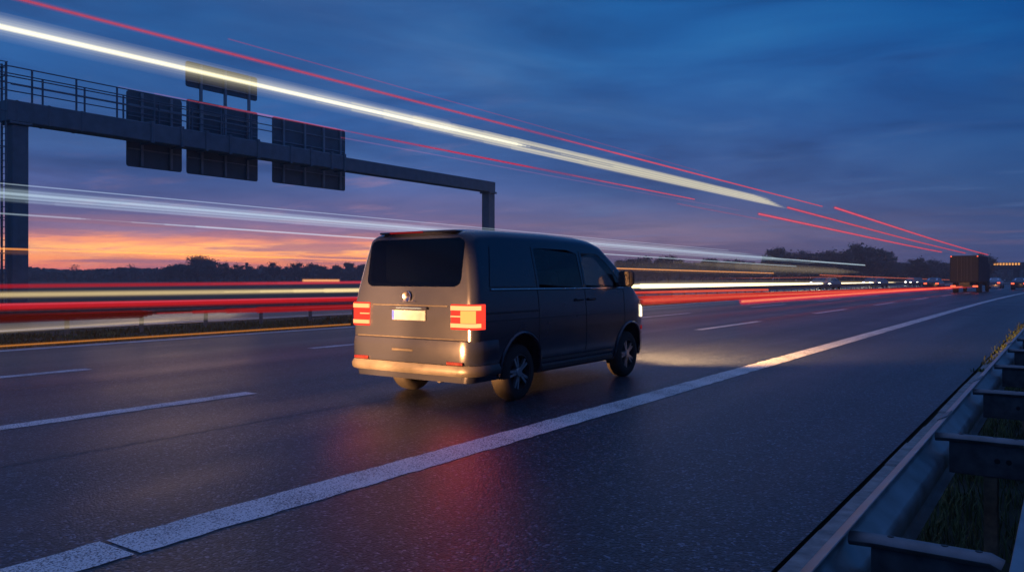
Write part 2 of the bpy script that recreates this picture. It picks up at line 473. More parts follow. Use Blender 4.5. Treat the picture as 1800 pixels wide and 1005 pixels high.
for yy in (4.9, 6.9, 10.9):   # lap joints of the rail: the upper sheet ends in a small step
    X = cx(yy); mb = MB()
    mb.prism([(-0.603,0.7045),(-0.594,0.7105),(-0.556,0.7305),(-0.556,0.7345),(-0.597,0.7135),(-0.607,0.7065)], yy+0.1, yy+0.34, Matrix(((1,0,0,X),(0,0,1,0),(0,1,0,0),(0,0,0,1))))
    mb.build('lap_joint', M['steel_dull'], bar)

# ------------------------------------------------------------------ central barrier
mid = empty('central_barrier', (0, 0, 0))
tag(mid, 'long steel barrier on pale posts in the grassy central strip', 'crash barrier')
my = [-16 + 4*i for i in range(60)]
mp = [(cx(y), y, 0) for y in my]
pr = [(-21.03, 0.50), (-20.99, 0.53), (-20.95, 0.56), (-20.95, 0.62), (-21.03, 0.66), (-21.03, 0.70), (-20.95, 0.74), (-20.95, 0.80), (-20.99, 0.83), (-21.04, 0.84)]
mb = MB(); mb.sweep(mp, thick(pr, 0.006)); mb.build('rail', M['steel_dull'], mid, 40)
pm = MB()
pm.box(-0.06, 0.0, -0.05, -0.04, -0.3, 0.8); pm.box(-0.06, 0.0, 0.04, 0.05, -0.3, 0.8); pm.box(-0.008, 0.0, -0.04, 0.04, -0.3, 0.8)
pme = pm.mesh('post', M['post'])
for k in range(64):
    y = 2.2 + 2.0*k
    o = bpy.data.objects.new('post', pme); COL.objects.link(o); o.parent = mid
    o.location = (-21.06 + cx(y), y, 0); o.rotation_euler = (R(random.uniform(-2, 2)), R(random.uniform(-2, 2)), 0)

# ------------------------------------------------------------------ sign gantry
gan = empty('sign_gantry', (-39.5, 16.6, 0))
tag(gan, 'tall grey steel gantry with walkway railing seen against the sunset', 'sign gantry')
# local frame: y along the beam (0 = near post), x towards the camera
def gbuild(mb, name, mat, smooth=None, parent=gan): return mb.build(name, mat, parent, smooth)
for (yy, w) in ((0.28, 0.36), (36.4, 0.40)):
    mb = MB(); mb.cbox(-w, w, yy-w, yy+w, -0.3, 8.45, 0.05)
    mb.cbox(-w-0.12, w+0.12, yy-w-0.12, yy+w+0.12, 8.45, 8.56, 0.02)
    mb.cbox(-w-0.2, w+0.2, yy-w-0.2, yy+w+0.2, -0.3, 0.08, 0.02)
    for s in (-1, 1):
        for q in (-1, 1): bolt(mb, s*(w+0.06), yy+q*(w+0.06), 8.56, 0.05, 0.06)
    gbuild(mb, 'post', M['gantry'])
mb = MB()
mb.cbox(-0.45, 0.45, -0.3, 20.0, 8.56, 9.52, 0.04)
mb.cbox(-0.38, 0.38, 20.0, 36.9, 8.562, 9.44, 0.04)
for yy in (0.1, 1.5, 3.0): mb.cbox(-0.47, 0.47, yy-0.06, yy+0.06, 8.545, 9.535, 0.02)
gbuild(mb, 'beam', M['gantry'])
for yy in (6.6, 8.3, 9.8, 11.3, 13.2, 15.6, 17.2, 18.9, 20.0):
    mb = MB(); mb.cbox(-0.52, 0.52, yy-0.10, yy+0.10, 8.48, 9.62, 0.03); gbuild(mb, 'clamp', M['gantry'])
# walkway and railing
mb = MB(); mb.box(-1.15, -0.46, -0.3, 15.2, 9.42, 9.50); mb.box(-1.15, -1.10, -0.3, 15.2, 9.50, 9.64); gbuild(mb, 'walkway', M['gantry'])
mb = MB()
for xr in (0.30, -1.10):
    for z in (10.25, 10.6, 11.05): mb.tube([(xr, -0.1, z), (xr, 14.3, z)], 0.030, 6)
    yy = -0.1 + (0.9 if xr > 0 else 0.0)
    while yy < 14.4:
        mb.box(xr-0.035, xr+0.035, yy-0.035, yy+0.035, 9.48, 11.06); yy += 2.0
mb.tube([(0.30, -0.1, 11.05), (0.2, -0.3, 11.05), (-1.0, -0.3, 11.05), (-1.10, -0.1, 11.05)], 0.030, 6)
mb.tube([(0.30, -0.1, 10.6), (0.2, -0.3, 10.6), (-1.0, -0.3, 10.6), (-1.10, -0.1, 10.6)], 0.030, 6)
gbuild(mb, 'railing', M['gantry'])
# ladder with hoops on the near end
mb = MB()
for x in (-0.22, 0.22): mb.tube([(x, -0.26, 0.3), (x, -0.26, 11.2)], 0.055, 6)
z = 0.5
while z < 11.1: mb.tube([(-0.22, -0.26, z), (0.22, -0.26, z)], 0.02, 5); z += 0.3
for z in (2.6, 4.2, 5.8, 7.4, 9.0, 10.6, 11.2):
    mb.tube([(0.38*math.cos(t), -0.26-0.72*math.sin(t), z) for t in [math.pi*i/8 for i in range(9)]], 0.022, 5)
for t in (0.25, 0.5, 0.75): mb.tube([(0.38*math.cos(math.pi*t), -0.26-0.72*math.sin(math.pi*t), 2.6), (0.38*math.cos(math.pi*t), -0.26-0.72*math.sin(math.pi*t), 11.2)], 0.018, 5)
gbuild(mb, 'ladder', M['gantry'])

def rrect(x0, x1, z0, z1, r, n=4):
    out = []
    for (cx_, cz_, a0) in ((x1-r, z1-r, 0), (x0+r, z1-r, 90), (x0+r, z0+r, 180), (x1-r, z0+r, 270)):
        for i in range(n+1):
            a = R(a0 + 90*i/n); out.append((cx_+r*math.cos(a), cz_+r*math.sin(a)))
    return out
YZ = Matrix(((0,0,1,0),(1,0,0,0),(0,1,0,0),(0,0,0,1)))   # (a, b, c) -> x=c, y=a, z=b
def road_sign(label, y0, y1, z0, z1, legs_at, hz, x=-1.32, foot=None):
    s = empty('road_sign', (-39.5, 16.6, 0))
    tag(s, label, 'road sign')
    mb = MB(); mb.prism(rrect(y0, y1, z0, z1, 0.14), x-0.05, x, YZ); mb.build('board', M['sign_back'], s)
    for yy in legs_at:
        mb = MB(); mb.box(x, x+0.14, yy-0.07, yy+0.07, foot or z0+0.05, z1-0.04)
        if foot is None:   # diagonal bracket back to the beam
            mb.tube([(x+0.14, yy, 9.75), (-0.50, yy, 9.50)], 0.03, 6)
            mb.box(x+0.14, -0.46, yy-0.05, yy+0.05, 9.0, 9.1)
        mb.build('leg' if foot else 'stiffener', M['rib'], s)
    for z in hz:
        mb = MB(); mb.box(x+0.001, x+0.06, y0+0.06, y1-0.06, z-0.03, z+0.03); mb.build('crossbar', M['rib'], s)
    return s
SIGNS = [('back of the leftmost large sign hanging on the gantry', 6.2, 9.4, 7.40, 11.42, (7.0, 8.7), (8.35, 10.1, 10.7)),
         ('back of the middle large sign below the small raised board', 9.7, 14.5, 7.38, 11.6, (10.6, 12.15, 13.7), (8.3, 10.1, 10.9)),
         ('back of the rightmost large sign beside the beam step', 15.6, 21.7, 7.45, 11.58, (16.4, 18.1, 19.7, 21.2), (8.4, 10.1, 10.9))]
for a in SIGNS: road_sign(*a)
road_sign('small raised sign board standing on three legs above the gantry', 9.6, 14.4, 12.28, 13.71, (10.5, 12.1, 13.75), (12.6, 13.3), x=-1.25, foot=9.6)

# ------------------------------------------------------------------ vehicle shells
def interp(tab, y):
    if y <= tab[0][0]: return tab[0][1]
    for (a, va), (b, vb) in zip(tab, tab[1:]):
        if y <= b:
            t = (y-a)/(b-a); return va + (vb-va)*t
    return tab[-1][1]

class Shell:
    def __init__(self, w, top, y0, y1, r_rear, plan_front, slant=0.0, slant_z=1.1, rr=0.14, rx=0.25, crown=0.02, zb=0.25):
        self.__dict__.update(locals())
    def plan(self, y):
        y1, pf = self.y1, self.plan_front
        if y > y1-pf[0]: return 1 - pf[1]*((y-(y1-pf[0]))/pf[0])**2.2
        return 1.0
    def inset(self, y):
        d = y-self.y0; r = self.r_rear
        if d < r: return r - math.sqrt(max(0, r*r-(r-d)**2))
        return 0.0
    def half(self, y, z):
        return interp(self.w, z)*self.plan(y) - self.inset(y)
    def yshift(self, y, z):
        if self.slant == 0: return 0.0
        k = max(0.0, min(1.0, (self.y0+1.15-y)/1.1))
        return max(0.0, z-self.slant_z)*self.slant*k
    def section(self, y, dw=0.0, dt=0.0, zb=None):
        zt = interp(self.top, y) - dt; zb = self.zb if zb is None else zb
        zr = zt - self.rr; pts = []
        zs = [zb + (zr-zb)*i/9 for i in range(10)]
        for z in zs: pts.append((self.half(y, z)-dw, z))
        x0 = self.half(y, zr)-dw
        for i in range(1, 7):
            a = R(90*i/6); pts.append((x0 - self.rx*(1-math.cos(a)), zr + self.rr*math.sin(a)))
        xe = pts[-1][0]
        for f in (0.6, 0.3, 0.0): pts.append((xe*f, zt + self.crown*(1-f*f)))
        left = [(-x, z) for (x, z) in pts[:-1]][::-1]
        return pts + left
    def solid(self, stations, dw=0.0, dt=0.0, zb=None):
        mb = MB(); vs = []; fs = []
        for y in stations:
            for (x, z) in self.section(y, dw, dt, zb): vs.append((x, y+self.yshift(y, z), z))
        k = len(self.section(0)); n = len(stations)
        for i in range(n-1):
            for j in range(k):
                j2 = (j+1) % k; fs.append((i*k+j, (i+1)*k+j, (i+1)*k+j2, i*k+j2))
        h = k//2
        for base in (0, (n-1)*k):
            for j in range(h):
                a, b, c, d = base+j, base+j+1, base+k-2-j, base+k-1-j
                if b == c: fs.append((a, b, d))
                else: fs.append((a, b, c, d))
        mb.add(vs, fs); return mb
    def side_patch(self, poly, sgn, off, nz=10, thickness=0.0):
        """a thin skin following the flank inside a convex outline (y, z)"""
        mb = MB(); zs0 = min(p[1] for p in poly); zs1 = max(p[1] for p in poly)
        rows = []
        for i in range(nz+1):
            z = zs0 + (zs1-zs0)*(i+ (0.001 if i == 0 else -0.001 if i == nz else 0))/nz
            xs = []
            for (a, b) in zip(poly, poly[1:]+poly[:1]):
                if (a[1]-z)*(b[1]-z) <= 0 and a[1] != b[1]: xs.append(a[0]+(b[0]-a[0])*(z-a[1])/(b[1]-a[1]))
            rows.append((z, min(xs), max(xs)))
        ny = 8; vs = []; fs = []
        for (z, a, b) in rows:
            for j in range(ny+1):
                y = a+(b-a)*j/ny
                vs.append((sgn*(self.half(y, z)+off), y+self.yshift(y, z), z))
        w = ny+1
        for i in range(nz):
            for j in range(ny): fs.append((i*w+j, i*w+j+1, (i+1)*w+j+1, (i+1)*w+j))
        mb.add(vs, fs); return mb

def boolean(o, cutter_mb, op='DIFFERENCE'):
    c = bpy.data.objects.new('cutter', cutter_mb.mesh('cutter', M['trim']))
    COL.objects.link(c); c.matrix_world = o.matrix_world
    md = o.modifiers.new('cut', 'BOOLEAN'); md.object = c; md.operation = op; md.solver = 'EXACT'
    bpy.context.view_layer.update()
    dg = bpy.context.evaluated_depsgraph_get()
    me = bpy.data.meshes.new_from_object(o.evaluated_get(dg))
    o.modifiers.clear(); old = o.data; o.data = me
    bpy.data.objects.remove(c); bpy.data.meshes.remove(old)

XS = Matrix(((0,0,1,0),(1,0,0,0),(0,1,0,0),(0,0,0,1)))  # prism outline (y, z) extruded along x
def wheel(parent, x, y, r, wdt, out, spokes=5, hole=True):
    w = empty('wheel', (x, y, r-0.03)); w.parent = parent
    a = wdt/2; rr = r*0.66
    mb = MB()
    mb.lathe_x([(-a, rr), (-a-0.004, rr+0.02), (-a+0.008, r-0.03), (-a+0.035, r-0.004), (-0.02, r), (0.02, r), (a-0.035, r-0.004), (a-0.008, r-0.03), (a+0.004, rr+0.02), (a, rr)], 32)
    mb.build('tyre', M['tyre'], w, 40)
    mb = MB()
    mb.lathe_x([(out*(a-0.005), rr), (out*(a-0.002), rr-0.018), (out*(a-0.05), rr-0.03), (out*(a-0.09), rr-0.035), (out*(a-0.1), 0.0)], 28, m=1)
    for k in range(spokes):
        t = 2*math.pi*k/spokes + 0.35
        Mx = Matrix.Rotation(t, 4, 'X')
        for dl in (-0.16, 0.16):
            Md = Matrix.Rotation(dl, 4, 'X')
            x0, x1 = sorted((out*(a-0.05), out*(a-0.014)))
            mb.box(x0, x1, -0.016, 0.016, 0.05, rr-0.012, 0, Mx @ Md)
    mb.lathe_x([(out*(a-0.004), 0.0), (out*(a-0.004), 0.05), (out*(a-0.02), 0.062), (out*(a-0.08), 0.065)], 16)
    mb.build('rim', [M['rim'], M['trim']], w, 35)
    return w

# ------------------------------------------------------------------ the van
VX, VY = -6.44, 9.40
van = empty('van', (VX, VY, 0.03))
tag(van, 'dark graphite passenger van with glowing red tail lights in the right lane', 'van')
vs_ = Shell(w=[(0.25,0.90),(0.40,0.945),(0.62,0.972),(0.85,0.975),(1.05,0.968),(1.30,0.945),(1.60,0.885),(1.90,0.818),(2.1,0.77)],
            top=[(-2.33,1.985),(-2.2,2.02),(-1.8,2.045),(-0.5,2.055),(0.3,2.04),(0.65,2.01),(0.88,1.955),(1.2,1.745),(1.55,1.50),(1.78,1.34),(1.95,1.255),(2.15,1.16),(2.28,1.06),(2.36,0.92),(2.39,0.80)],
            y0=-2.33, y1=2.39, r_rear=0.10, plan_front=(0.85,0.24), slant=0.165, slant_z=1.12, rr=0.13, rx=0.20, crown=0.025, zb=0.27)
st = [-2.33,-2.322,-2.30,-2.27,-2.23,-2.15,-2.0,-1.8,-1.6,-1.4,-1.2,-1.0,-0.8,-0.5,-0.2,0.1,0.3,0.5,0.65,0.78,0.88,1.04,1.2,1.38,1.55,1.68,1.78,1.87,1.95,2.05,2.15,2.22,2.28,2.32,2.36,2.39]
body = vs_.solid(st).build('body', M['van_paint'], van, 32)
# hollow cabin, wheel wells and glazed openings are cut through the shell
cav_st = [-2.22,-2.1,-1.8,-1.4,-1.0,-0.5,0.0,0.4,0.7,0.84,1.0,1.2,1.4,1.6]
boolean(body, vs_.solid(cav_st, dw=0.055, dt=0.06, zb=0.55))
RA, FA, WR = -1.36, 1.55, 0.345
for ya in (RA, FA):
    cm = MB()
    for sx in (-1, 1):
        cm.lathe_x([(sx*0.62, 0.0), (sx*0.62, 0.425), (sx*1.2, 0.425), (sx*1.2, 0.0)], 36, (0, ya, WR+0.02))
    boolean(body, cm)
WIN = {'slide': [(-0.93,1.345),(0.16,1.335),(0.14,1.80),(-0.10,1.845),(-0.88,1.85),(-0.93,1.82)],
       'front': [(0.26,1.335),(1.34,1.315),(1.32,1.40),(0.93,1.70),(0.74,1.80),(0.60,1.815),(0.27,1.81)]}
for nm, poly in WIN.items():
    cm = MB(); cm.prism(poly, -1.3, 1.3, XS); boolean(body, cm)
RW = rrect(-0.70, 0.70, 1.40, 1.905, 0.07)
cm = MB(); cm.prism(RW, 0, 0.6, Matrix(((1,0,0,0),(0,0,1,-2.6),(0,1,0,0),(0,0,0,1)))); boolean(body, cm)
cm = MB(); cm.prism([(-0.80,1.36),(0.80,1.36),(0.70,1.90),(-0.70,1.90)], 0, 1.4, Matrix(((1,0,0,0),(0,0,1,0.80),(0,1,0,0),(0,0,0,1)))); boolean(body, cm)
body.data.polygons.foreach_set('use_smooth', [True]*len(body.data.polygons)); body.data.set_sharp_from_angle(angle=R(32))

def yrear(z): return vs_.y0 + vs_.yshift(vs_.y0, z)
def rear_patch(poly, off, name, mat, parent=van, nz=24):
    """skin lying on the rear face inside a convex outline (x, z)"""
    mb = MB(); z0 = min(p[1] for p in poly); z1 = max(p[1] for p in poly); vs = []; fs = []; nx = 6
    for i in range(nz+1):
        z = z0+(z1-z0)*(i+(0.001 if i == 0 else -0.001 if i == nz else 0))/nz; xs = []
        for a, b in zip(poly, poly[1:]+poly[:1]):
            if (a[1]-z)*(b[1]-z) <= 0 and a[1] != b[1]: xs.append(a[0]+(b[0]-a[0])*(z-a[1])/(b[1]-a[1]))
        for j in range(nx+1): vs.append((min(xs)+(max(xs)-min(xs))*j/nx, yrear(z)-off, z))
    for i in range(nz):
        for j in range(nx): fs.append((i*(nx+1)+j, i*(nx+1)+j+1, (i+1)*(nx+1)+j+1, (i+1)*(nx+1)+j))
    mb.add(vs, fs); return mb.build(name, mat, parent, 40)
rear_patch(rrect(-0.745, 0.745, 1.365, 1.935, 0.09), 0.004, 'rear_window', M['glass_dark'])
for sgn in (1, -1):
    vs_.side_patch(WIN['slide'], sgn, -0.006).build('side_window', M['glass_tint'], van, 40)
    vs_.side_patch(WIN['front'], sgn, -0.006).build('front_door_window', M['glass'], van, 40)
    # blank rear quarter panel pressed like a window
    mb = MB()
    q = [(-2.02,1.37),(-1.04,1.37),(-1.04,1.84),(-1.95,1.84)]
    p = vs_.side_patch(q, sgn, 0.006); mb.add(p.v, p.f); mb.build('quarter_panel', M['van_paint'], van, 40)
    mb = MB()
    for (a, b, z0, z1) in ((-2.0,1.36,1.308,1.326), (-2.02,-1.02,1.352,1.364), (-2.22,2.05,0.955,0.972)):   # belt trim, panel seam, crease shadow painted as a dark strip
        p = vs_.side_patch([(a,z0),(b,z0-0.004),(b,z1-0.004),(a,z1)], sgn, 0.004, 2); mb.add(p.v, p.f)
    for (ya, z0, z1) in ((-0.985,0.50,1.86), (0.205,0.48,1.84), (1.36,0.75,1.31)):   # door shut lines
        p = vs_.side_patch([(ya,z0),(ya+0.012,z0),(ya+0.012,z1),(ya,z1)], sgn, 0.003, 8); mb.add(p.v, p.f)
    p = vs_.side_patch([(-2.08,1.045),(-0.98,1.045),(-0.98,1.07),(-2.08,1.07)], sgn, 0.005, 2); mb.add(p.v, p.f)   # sliding door rail
    for (a, b) in ((-1.98,-0.95),): 
        pass
    mb.build('seam_trim_crease_shade', M['trim'], van)
    mb = MB(); p = vs_.side_patch([(-2.0,1.326),(1.36,1.318),(1.36,1.332),(-2.0,1.342)], sgn, 0.009, 2); mb.add(p.v, p.f); mb.build('belt_strip', M['chrome'], van)
    mb = MB()
    mb.cbox(min(sgn*0.905, sgn*0.972), max(sgn*0.905, sgn*0.972), -0.93, 1.0, 0.285, 0.375, 0.02); mb.build('sill', M['trim'], van)
    mb = MB(); p = vs_.side_patch([(-0.95,0.405),(1.0,0.405),(1.0,0.445),(-0.95,0.445)], sgn, 0.010, 2); mb.add(p.v, p.f); mb.build('sill_strip', M['van_plastic'], van)
    # wheel arch lips
    for ya in (RA, FA):
        mb = MB(); pts = []
        for i in range(17):
            t = R(-8 + 196*i/16); yy = ya+0.437*math.cos(t); zz = WR+0.02+0.437*math.sin(t)
            pts.append((sgn*(vs_.half(yy, max(0.3, zz))+0.004), yy, zz))
        mb.tube(pts, 0.022, 6); mb.build('arch_lip', M['van_paint'], van, 60)
    # door handle, indicator, mirror
    for yy in (0.36, 0.02):
        xh = vs_.half(yy, 1.17)
        mb = MB(); mb.cbox(min(sgn*(xh-0.01), sgn*(xh+0.035)), max(sgn*(xh-0.01), sgn*(xh+0.035)), yy-0.10, yy+0.10, 1.155, 1.19, 0.012); mb.build('door_handle', M['trim'], van)
    xm = vs_.half(1.18, 1.36)
    mir = MB(); Mm = Matrix.Translation((sgn*(xm+0.14), 1.20, 1.46)) @ Matrix.Rotation(R(-8*sgn), 4, 'Z')
    mir.cbox(-0.115, 0.115, -0.05, 0.09, -0.12, 0.12, 0.04, 0, Mm)
    mir.tube([(sgn*(xm-0.02), 1.24, 1.36), (sgn*(xm+0.08), 1.22, 1.40)], 0.035, 8)
    mo = mir.build('wing_mirror', M['trim'], van, 50)
    mg = MB(); mg.prism(rrect(-0.095, 0.095, -0.10, 0.10, 0.025), -0.001, 0.001, Mm @ Matrix.Translation((0, -0.053, 0)) @ Matrix.Rotation(R(90), 4, 'X')); mg.build('mirror_glass', M['chrome'], mo)
    wheel(van, sgn*0.82, RA, WR, 0.225, sgn); wheel(van, sgn*0.82, FA, WR, 0.225, sgn)
    # head lamp wrapping the front corner
    hp = vs_.side_patch([(1.98,0.86),(2.27,0.86),(2.25,1.02),(1.98,1.06)], sgn, 0.012, 4).build('headlight', M['lamp_head'], van, 40)
    p = vs_.side_patch([(2.06,0.66),(2.26,0.66),(2.26,0.72),(2.10,0.72)], sgn, 0.010, 2); p.build('side_marker', M['lamp_dim'], van)
# windscreen
mb = MB(); vs = []; fs = []
for i in range(9):
    y = 0.86 + (1.79-0.86)*i/8; zt = interp(vs_.top, y); hw = vs_.half(y, zt-0.13)-0.13
    for j in range(9): x = -hw + 2*hw*j/8; vs.append((x, y, zt-0.004+0.02*(1-(x/hw)**2)))
for i in range(8):
    for j in range(8): fs.append((i*9+j, i*9+j+1, (i+1)*9+j+1, (i+1)*9+j))
mb.add(vs, fs); mb.build('windscreen', M['glass'], van, 40)
# tail lights: lens block round the corner, bright bars above and below, amber block outside
def tail(sgn):
    z0, z1 = 0.905, 1.155
    tl = MB(); path = []
    for (x, y) in ((0.655, -2.338), (0.80, -2.338), (0.872, -2.338), (0.925, -2.322), (0.958, -2.285), (0.972, -2.22), (0.975, -2.14)): path.append((x, y))
    def bar(mb, path, za, zb, o0, o1):
        k = []; n = len(path)
        for i, p in enumerate(path):
            a = Vector(path[max(0,i-1)]); b = Vector(path[min(n-1,i+1)]); d = (b-a).normalized(); nr = Vector((d.y, -d.x))
            for (o, z) in ((o0, za), (o1, za), (o1, zb), (o0, zb)): k.append((sgn*(p[0]+nr.x*o), p[1]+nr.y*o, z))
        fs = []
        for i in range(n-1):
            for j in range(4): fs.append((i*4+j, i*4+(j+1)%4, (i+1)*4+(j+1)%4, (i+1)*4+j))
        fs += [(0,1,2,3), tuple((n-1)*4+j for j in (3,2,1,0))]
        mb.add(k, fs)
    bar(tl, path, z0-0.025, z1+0.012, -0.03, 0.016)
    o = tl.build('tail_light', M['lamp_red'], van)
    for (za, zb) in ((z0, z0+0.045), (z1-0.055, z1-0.005)):
        b = MB(); bar(b, path[:-1], za, zb, 0.0, 0.022); b.build('light_bar', M['lamp_hot'], o)
    if sgn > 0:
        b = MB(); bar(b, path[1:5], z0+0.05, z1-0.06, 0.0, 0.0225); b.build('lamp_block', M['lamp_amber'], o)
    b = MB(); bar(b, path[0:2], z0+0.118, z0+0.132, 0.0, 0.021); b.build('light_bar', M['lamp_hot'], o)
    return o
tail(1); lt = tail(-1)
# tailgate details
rear_patch([(-0.86,0.755),(0.86,0.755),(0.86,0.767),(-0.86,0.767)], 0.004, 'tailgate_seam', M['trim'], nz=1)
rear_patch([(-0.58,1.135),(0.58,1.135),(0.60,1.150),(-0.60,1.150)], 0.010, 'tailgate_strip', M['trim'], nz=1)
mb = MB(); mb.cbox(-0.265, 0.265, -2.352, -2.334, 0.965, 1.085, 0.006); pl = mb.build('number_plate', M['plate'], van)
mb = MB(); mb.box(-0.262, -0.225, -2.3535, -2.3525, 0.970, 1.080); mb.build('country_band', M['plate_blue'], pl)
mb = MB(); mb.cbox(-0.30, 0.30, -2.375, -2.334, 1.095, 1.128, 0.008); gh = mb.build('grab_handle', M['van_paint'], van)
mb = MB(); mb.lathe_x([(0, 0.0), (0.004, 0.05), (0.010, 0.062), (0.0, 0.068)], 24)
mb.v = [(p[1]-0.04, -2.342-p[0]+0.010, p[2]+1.245) for p in mb.v]
mb.build('badge', M['chrome'], van, 40)
mb = MB(); mb.cbox(-0.15, 0.10, -2.343, -2.333, 1.185, 1.194, 0.003); mb.build('badge_strip', M['chrome'], van)
# roof spoiler with the high brake light
mb = MB(); mb.cbox(-0.60, 0.60, -2.222, -2.05, 2.0, 2.028, 0.010); sp_ = mb.build('roof_spoiler', M['van_paint'], van, 40)
mb = MB(); mb.box(-0.42, 0.12, -2.2255, -2.2225, 2.005, 2.022); mb.build('brake_light', M['lamp_dim'], sp_)
# bumper: body coloured upper part, pale step below, reflectors
bp = [(-0.985, -1.88, 0), (-0.985, -2.16, 0), (-0.965, -2.27, 0), (-0.90, -2.345, 0), (-0.80, -2.375, 0), (0.0, -2.392, 0), (0.80, -2.375, 0), (0.90, -2.345, 0), (0.965, -2.27, 0), (0.985, -2.16, 0), (0.985, -1.88, 0)]
mb = MB(); mb.sweep(bp, [(-0.06,0.47),(0.002,0.475),(0.012,0.53),(0.012,0.68),(0.0,0.745),(-0.03,0.757),(-0.06,0.757)]); bmp = mb.build('rear_bumper', M['van_paint'], van, 40)
bp2 = [p for p in bp if p[1] < -1.8]
mb = MB(); mb.sweep(bp2, [(-0.06,0.345),(0.015,0.35),(0.034,0.375),(0.036,0.425),(0.012,0.470),(-0.06,0.472)]); mb.build('bumper_step', M['van_plastic'], bmp, 40)
for s in (-1, 1):
    mb = MB(); mb.cbox(min(s*0.62, s*0.86), max(s*0.62, s*0.86), -2.402, -2.37, 0.478, 0.515, 0.006); mb.build('reflector', M['red_lens'], bmp)
mb = MB(); mb.cbox(-0.22, 0.12, -2.408, -2.38, 0.60, 0.635, 0.008); mb.build('step_recess', M['trim'], bmp)
mb = MB(); mb.cbox(-0.78, 0.78, -2.2, 2.2, 0.26, 0.34, 0.03); mb.box(-0.5, 0.5, -1.6, -1.3, 0.2, 0.3); mb.tube([(0.45,-2.32,0.28),(0.45,-1.7,0.27)], 0.03, 8); mb.build('underbody', M['trim'], van)
fb = [(vs_.half(y, 0.5)-0.004, y, 0) for y in (2.02, 2.12, 2.22, 2.30, 2.37)] + [(0.60, 2.41, 0), (0.0, 2.43, 0)]
mb = MB(); mb.sweep(fb + [(-x, y, z) for (x, y, z) in fb[:-1]][::-1], [(-0.04,0.28),(0.0,0.28),(0.02,0.36),(0.02,0.62),(0.0,0.68),(-0.04,0.68)]); mb.build('front_bumper', M['van_paint'], van, 40)
# cabin
for x in (-0.42, 0.42):
    mb = MB(); mb.cbox(x-0.25, x+0.25, 0.05, 0.55, 0.62, 0.98, 0.06)
    Ms = Matrix.Translation((x, 0.06, 0.95)) @ Matrix.Rotation(R(12), 4, 'X'); mb.cbox(-0.24, 0.24, -0.08, 0.06, 0.0, 0.62, 0.05, 0, Ms)
    mb.cbox(-0.13, 0.13, -0.06, 0.04, 0.66, 0.86, 0.04, 0, Ms); mb.build('front_seat', M['seat'], van, 40)
mb = MB(); mb.cbox(-0.78, 0.78, 1.22, 1.62, 0.7, 1.27, 0.05); mb.build('dashboard', M['cabin'], van)
mb = MB(); mb.tube([(-0.42+0.19*math.cos(t), 1.12-0.08*math.sin(t), 1.22+0.17*math.sin(t)) for t in [2*math.pi*i/20 for i in range(21)]], 0.018, 6, caps=False); mb.build('steering_wheel', M['trim'], van, 60)
mb = MB(); mb.cbox(-0.72, 0.72, -1.15, -0.65, 0.62, 1.0, 0.06)
Ms = Matrix.Translation((0, -1.12, 0.98)) @ Matrix.Rotation(R(10), 4, 'X'); mb.cbox(-0.72, 0.72, -0.07, 0.06, 0.0, 0.58, 0.05, 0, Ms)
for x in (-0.5, 0.0, 0.5): mb.cbox(x-0.12, x+0.12, -0.05, 0.04, 0.60, 0.78, 0.04, 0, Ms)
mb.build('rear_bench', M['seat'], van, 40)
# the van's own lamps really shine: two dipped beams ahead, the plate lamp
def spot(name, parent, loc, rx, energy, col, size, blend, r=0.06):
    L = bpy.data.lights.new(name, 'SPOT'); L.energy = energy; L.color = col; L.spot_size = R(size); L.spot_blend = blend; L.shadow_soft_size = r
    o = bpy.data.objects.new(name, L); COL.objects.link(o); o.parent = parent; o.location = loc; o.rotation_euler = (R(rx), 0, 0); return o
for x in (-0.72, 0.72): spot('headlight_beam', van, (x, 2.56, 0.9), 89.3, 5600, (1.0, 0.50, 0.18), 104, 1.0, 0.32)
for x, pw in ((-0.79, 1.6), (0.79, 6.0)):
    L = bpy.data.lights.new('tail_glow', 'AREA'); L.energy = pw; L.color = (1.0, 0.03, 0.07); L.shape = 'RECTANGLE'; L.size = 0.34; L.size_y = 0.24
    o = bpy.data.objects.new('tail_glow', L); COL.objects.link(o); o.parent = van; o.location = (x, -2.372, 1.035); o.rotation_euler = (R(-75), 0, 0)
L = bpy.data.lights.new('plate_lamp', 'AREA'); L.energy = 0.25; L.color = (1.0, 0.80, 0.50); L.shape = 'RECTANGLE'; L.size = 0.4; L.size_y = 0.015
o = bpy.data.objects.new('plate_lamp', L); COL.objects.link(o); o.parent = van; o.location = (0, -2.40, 1.11); o.rotation_euler = (R(35), 0, 0)


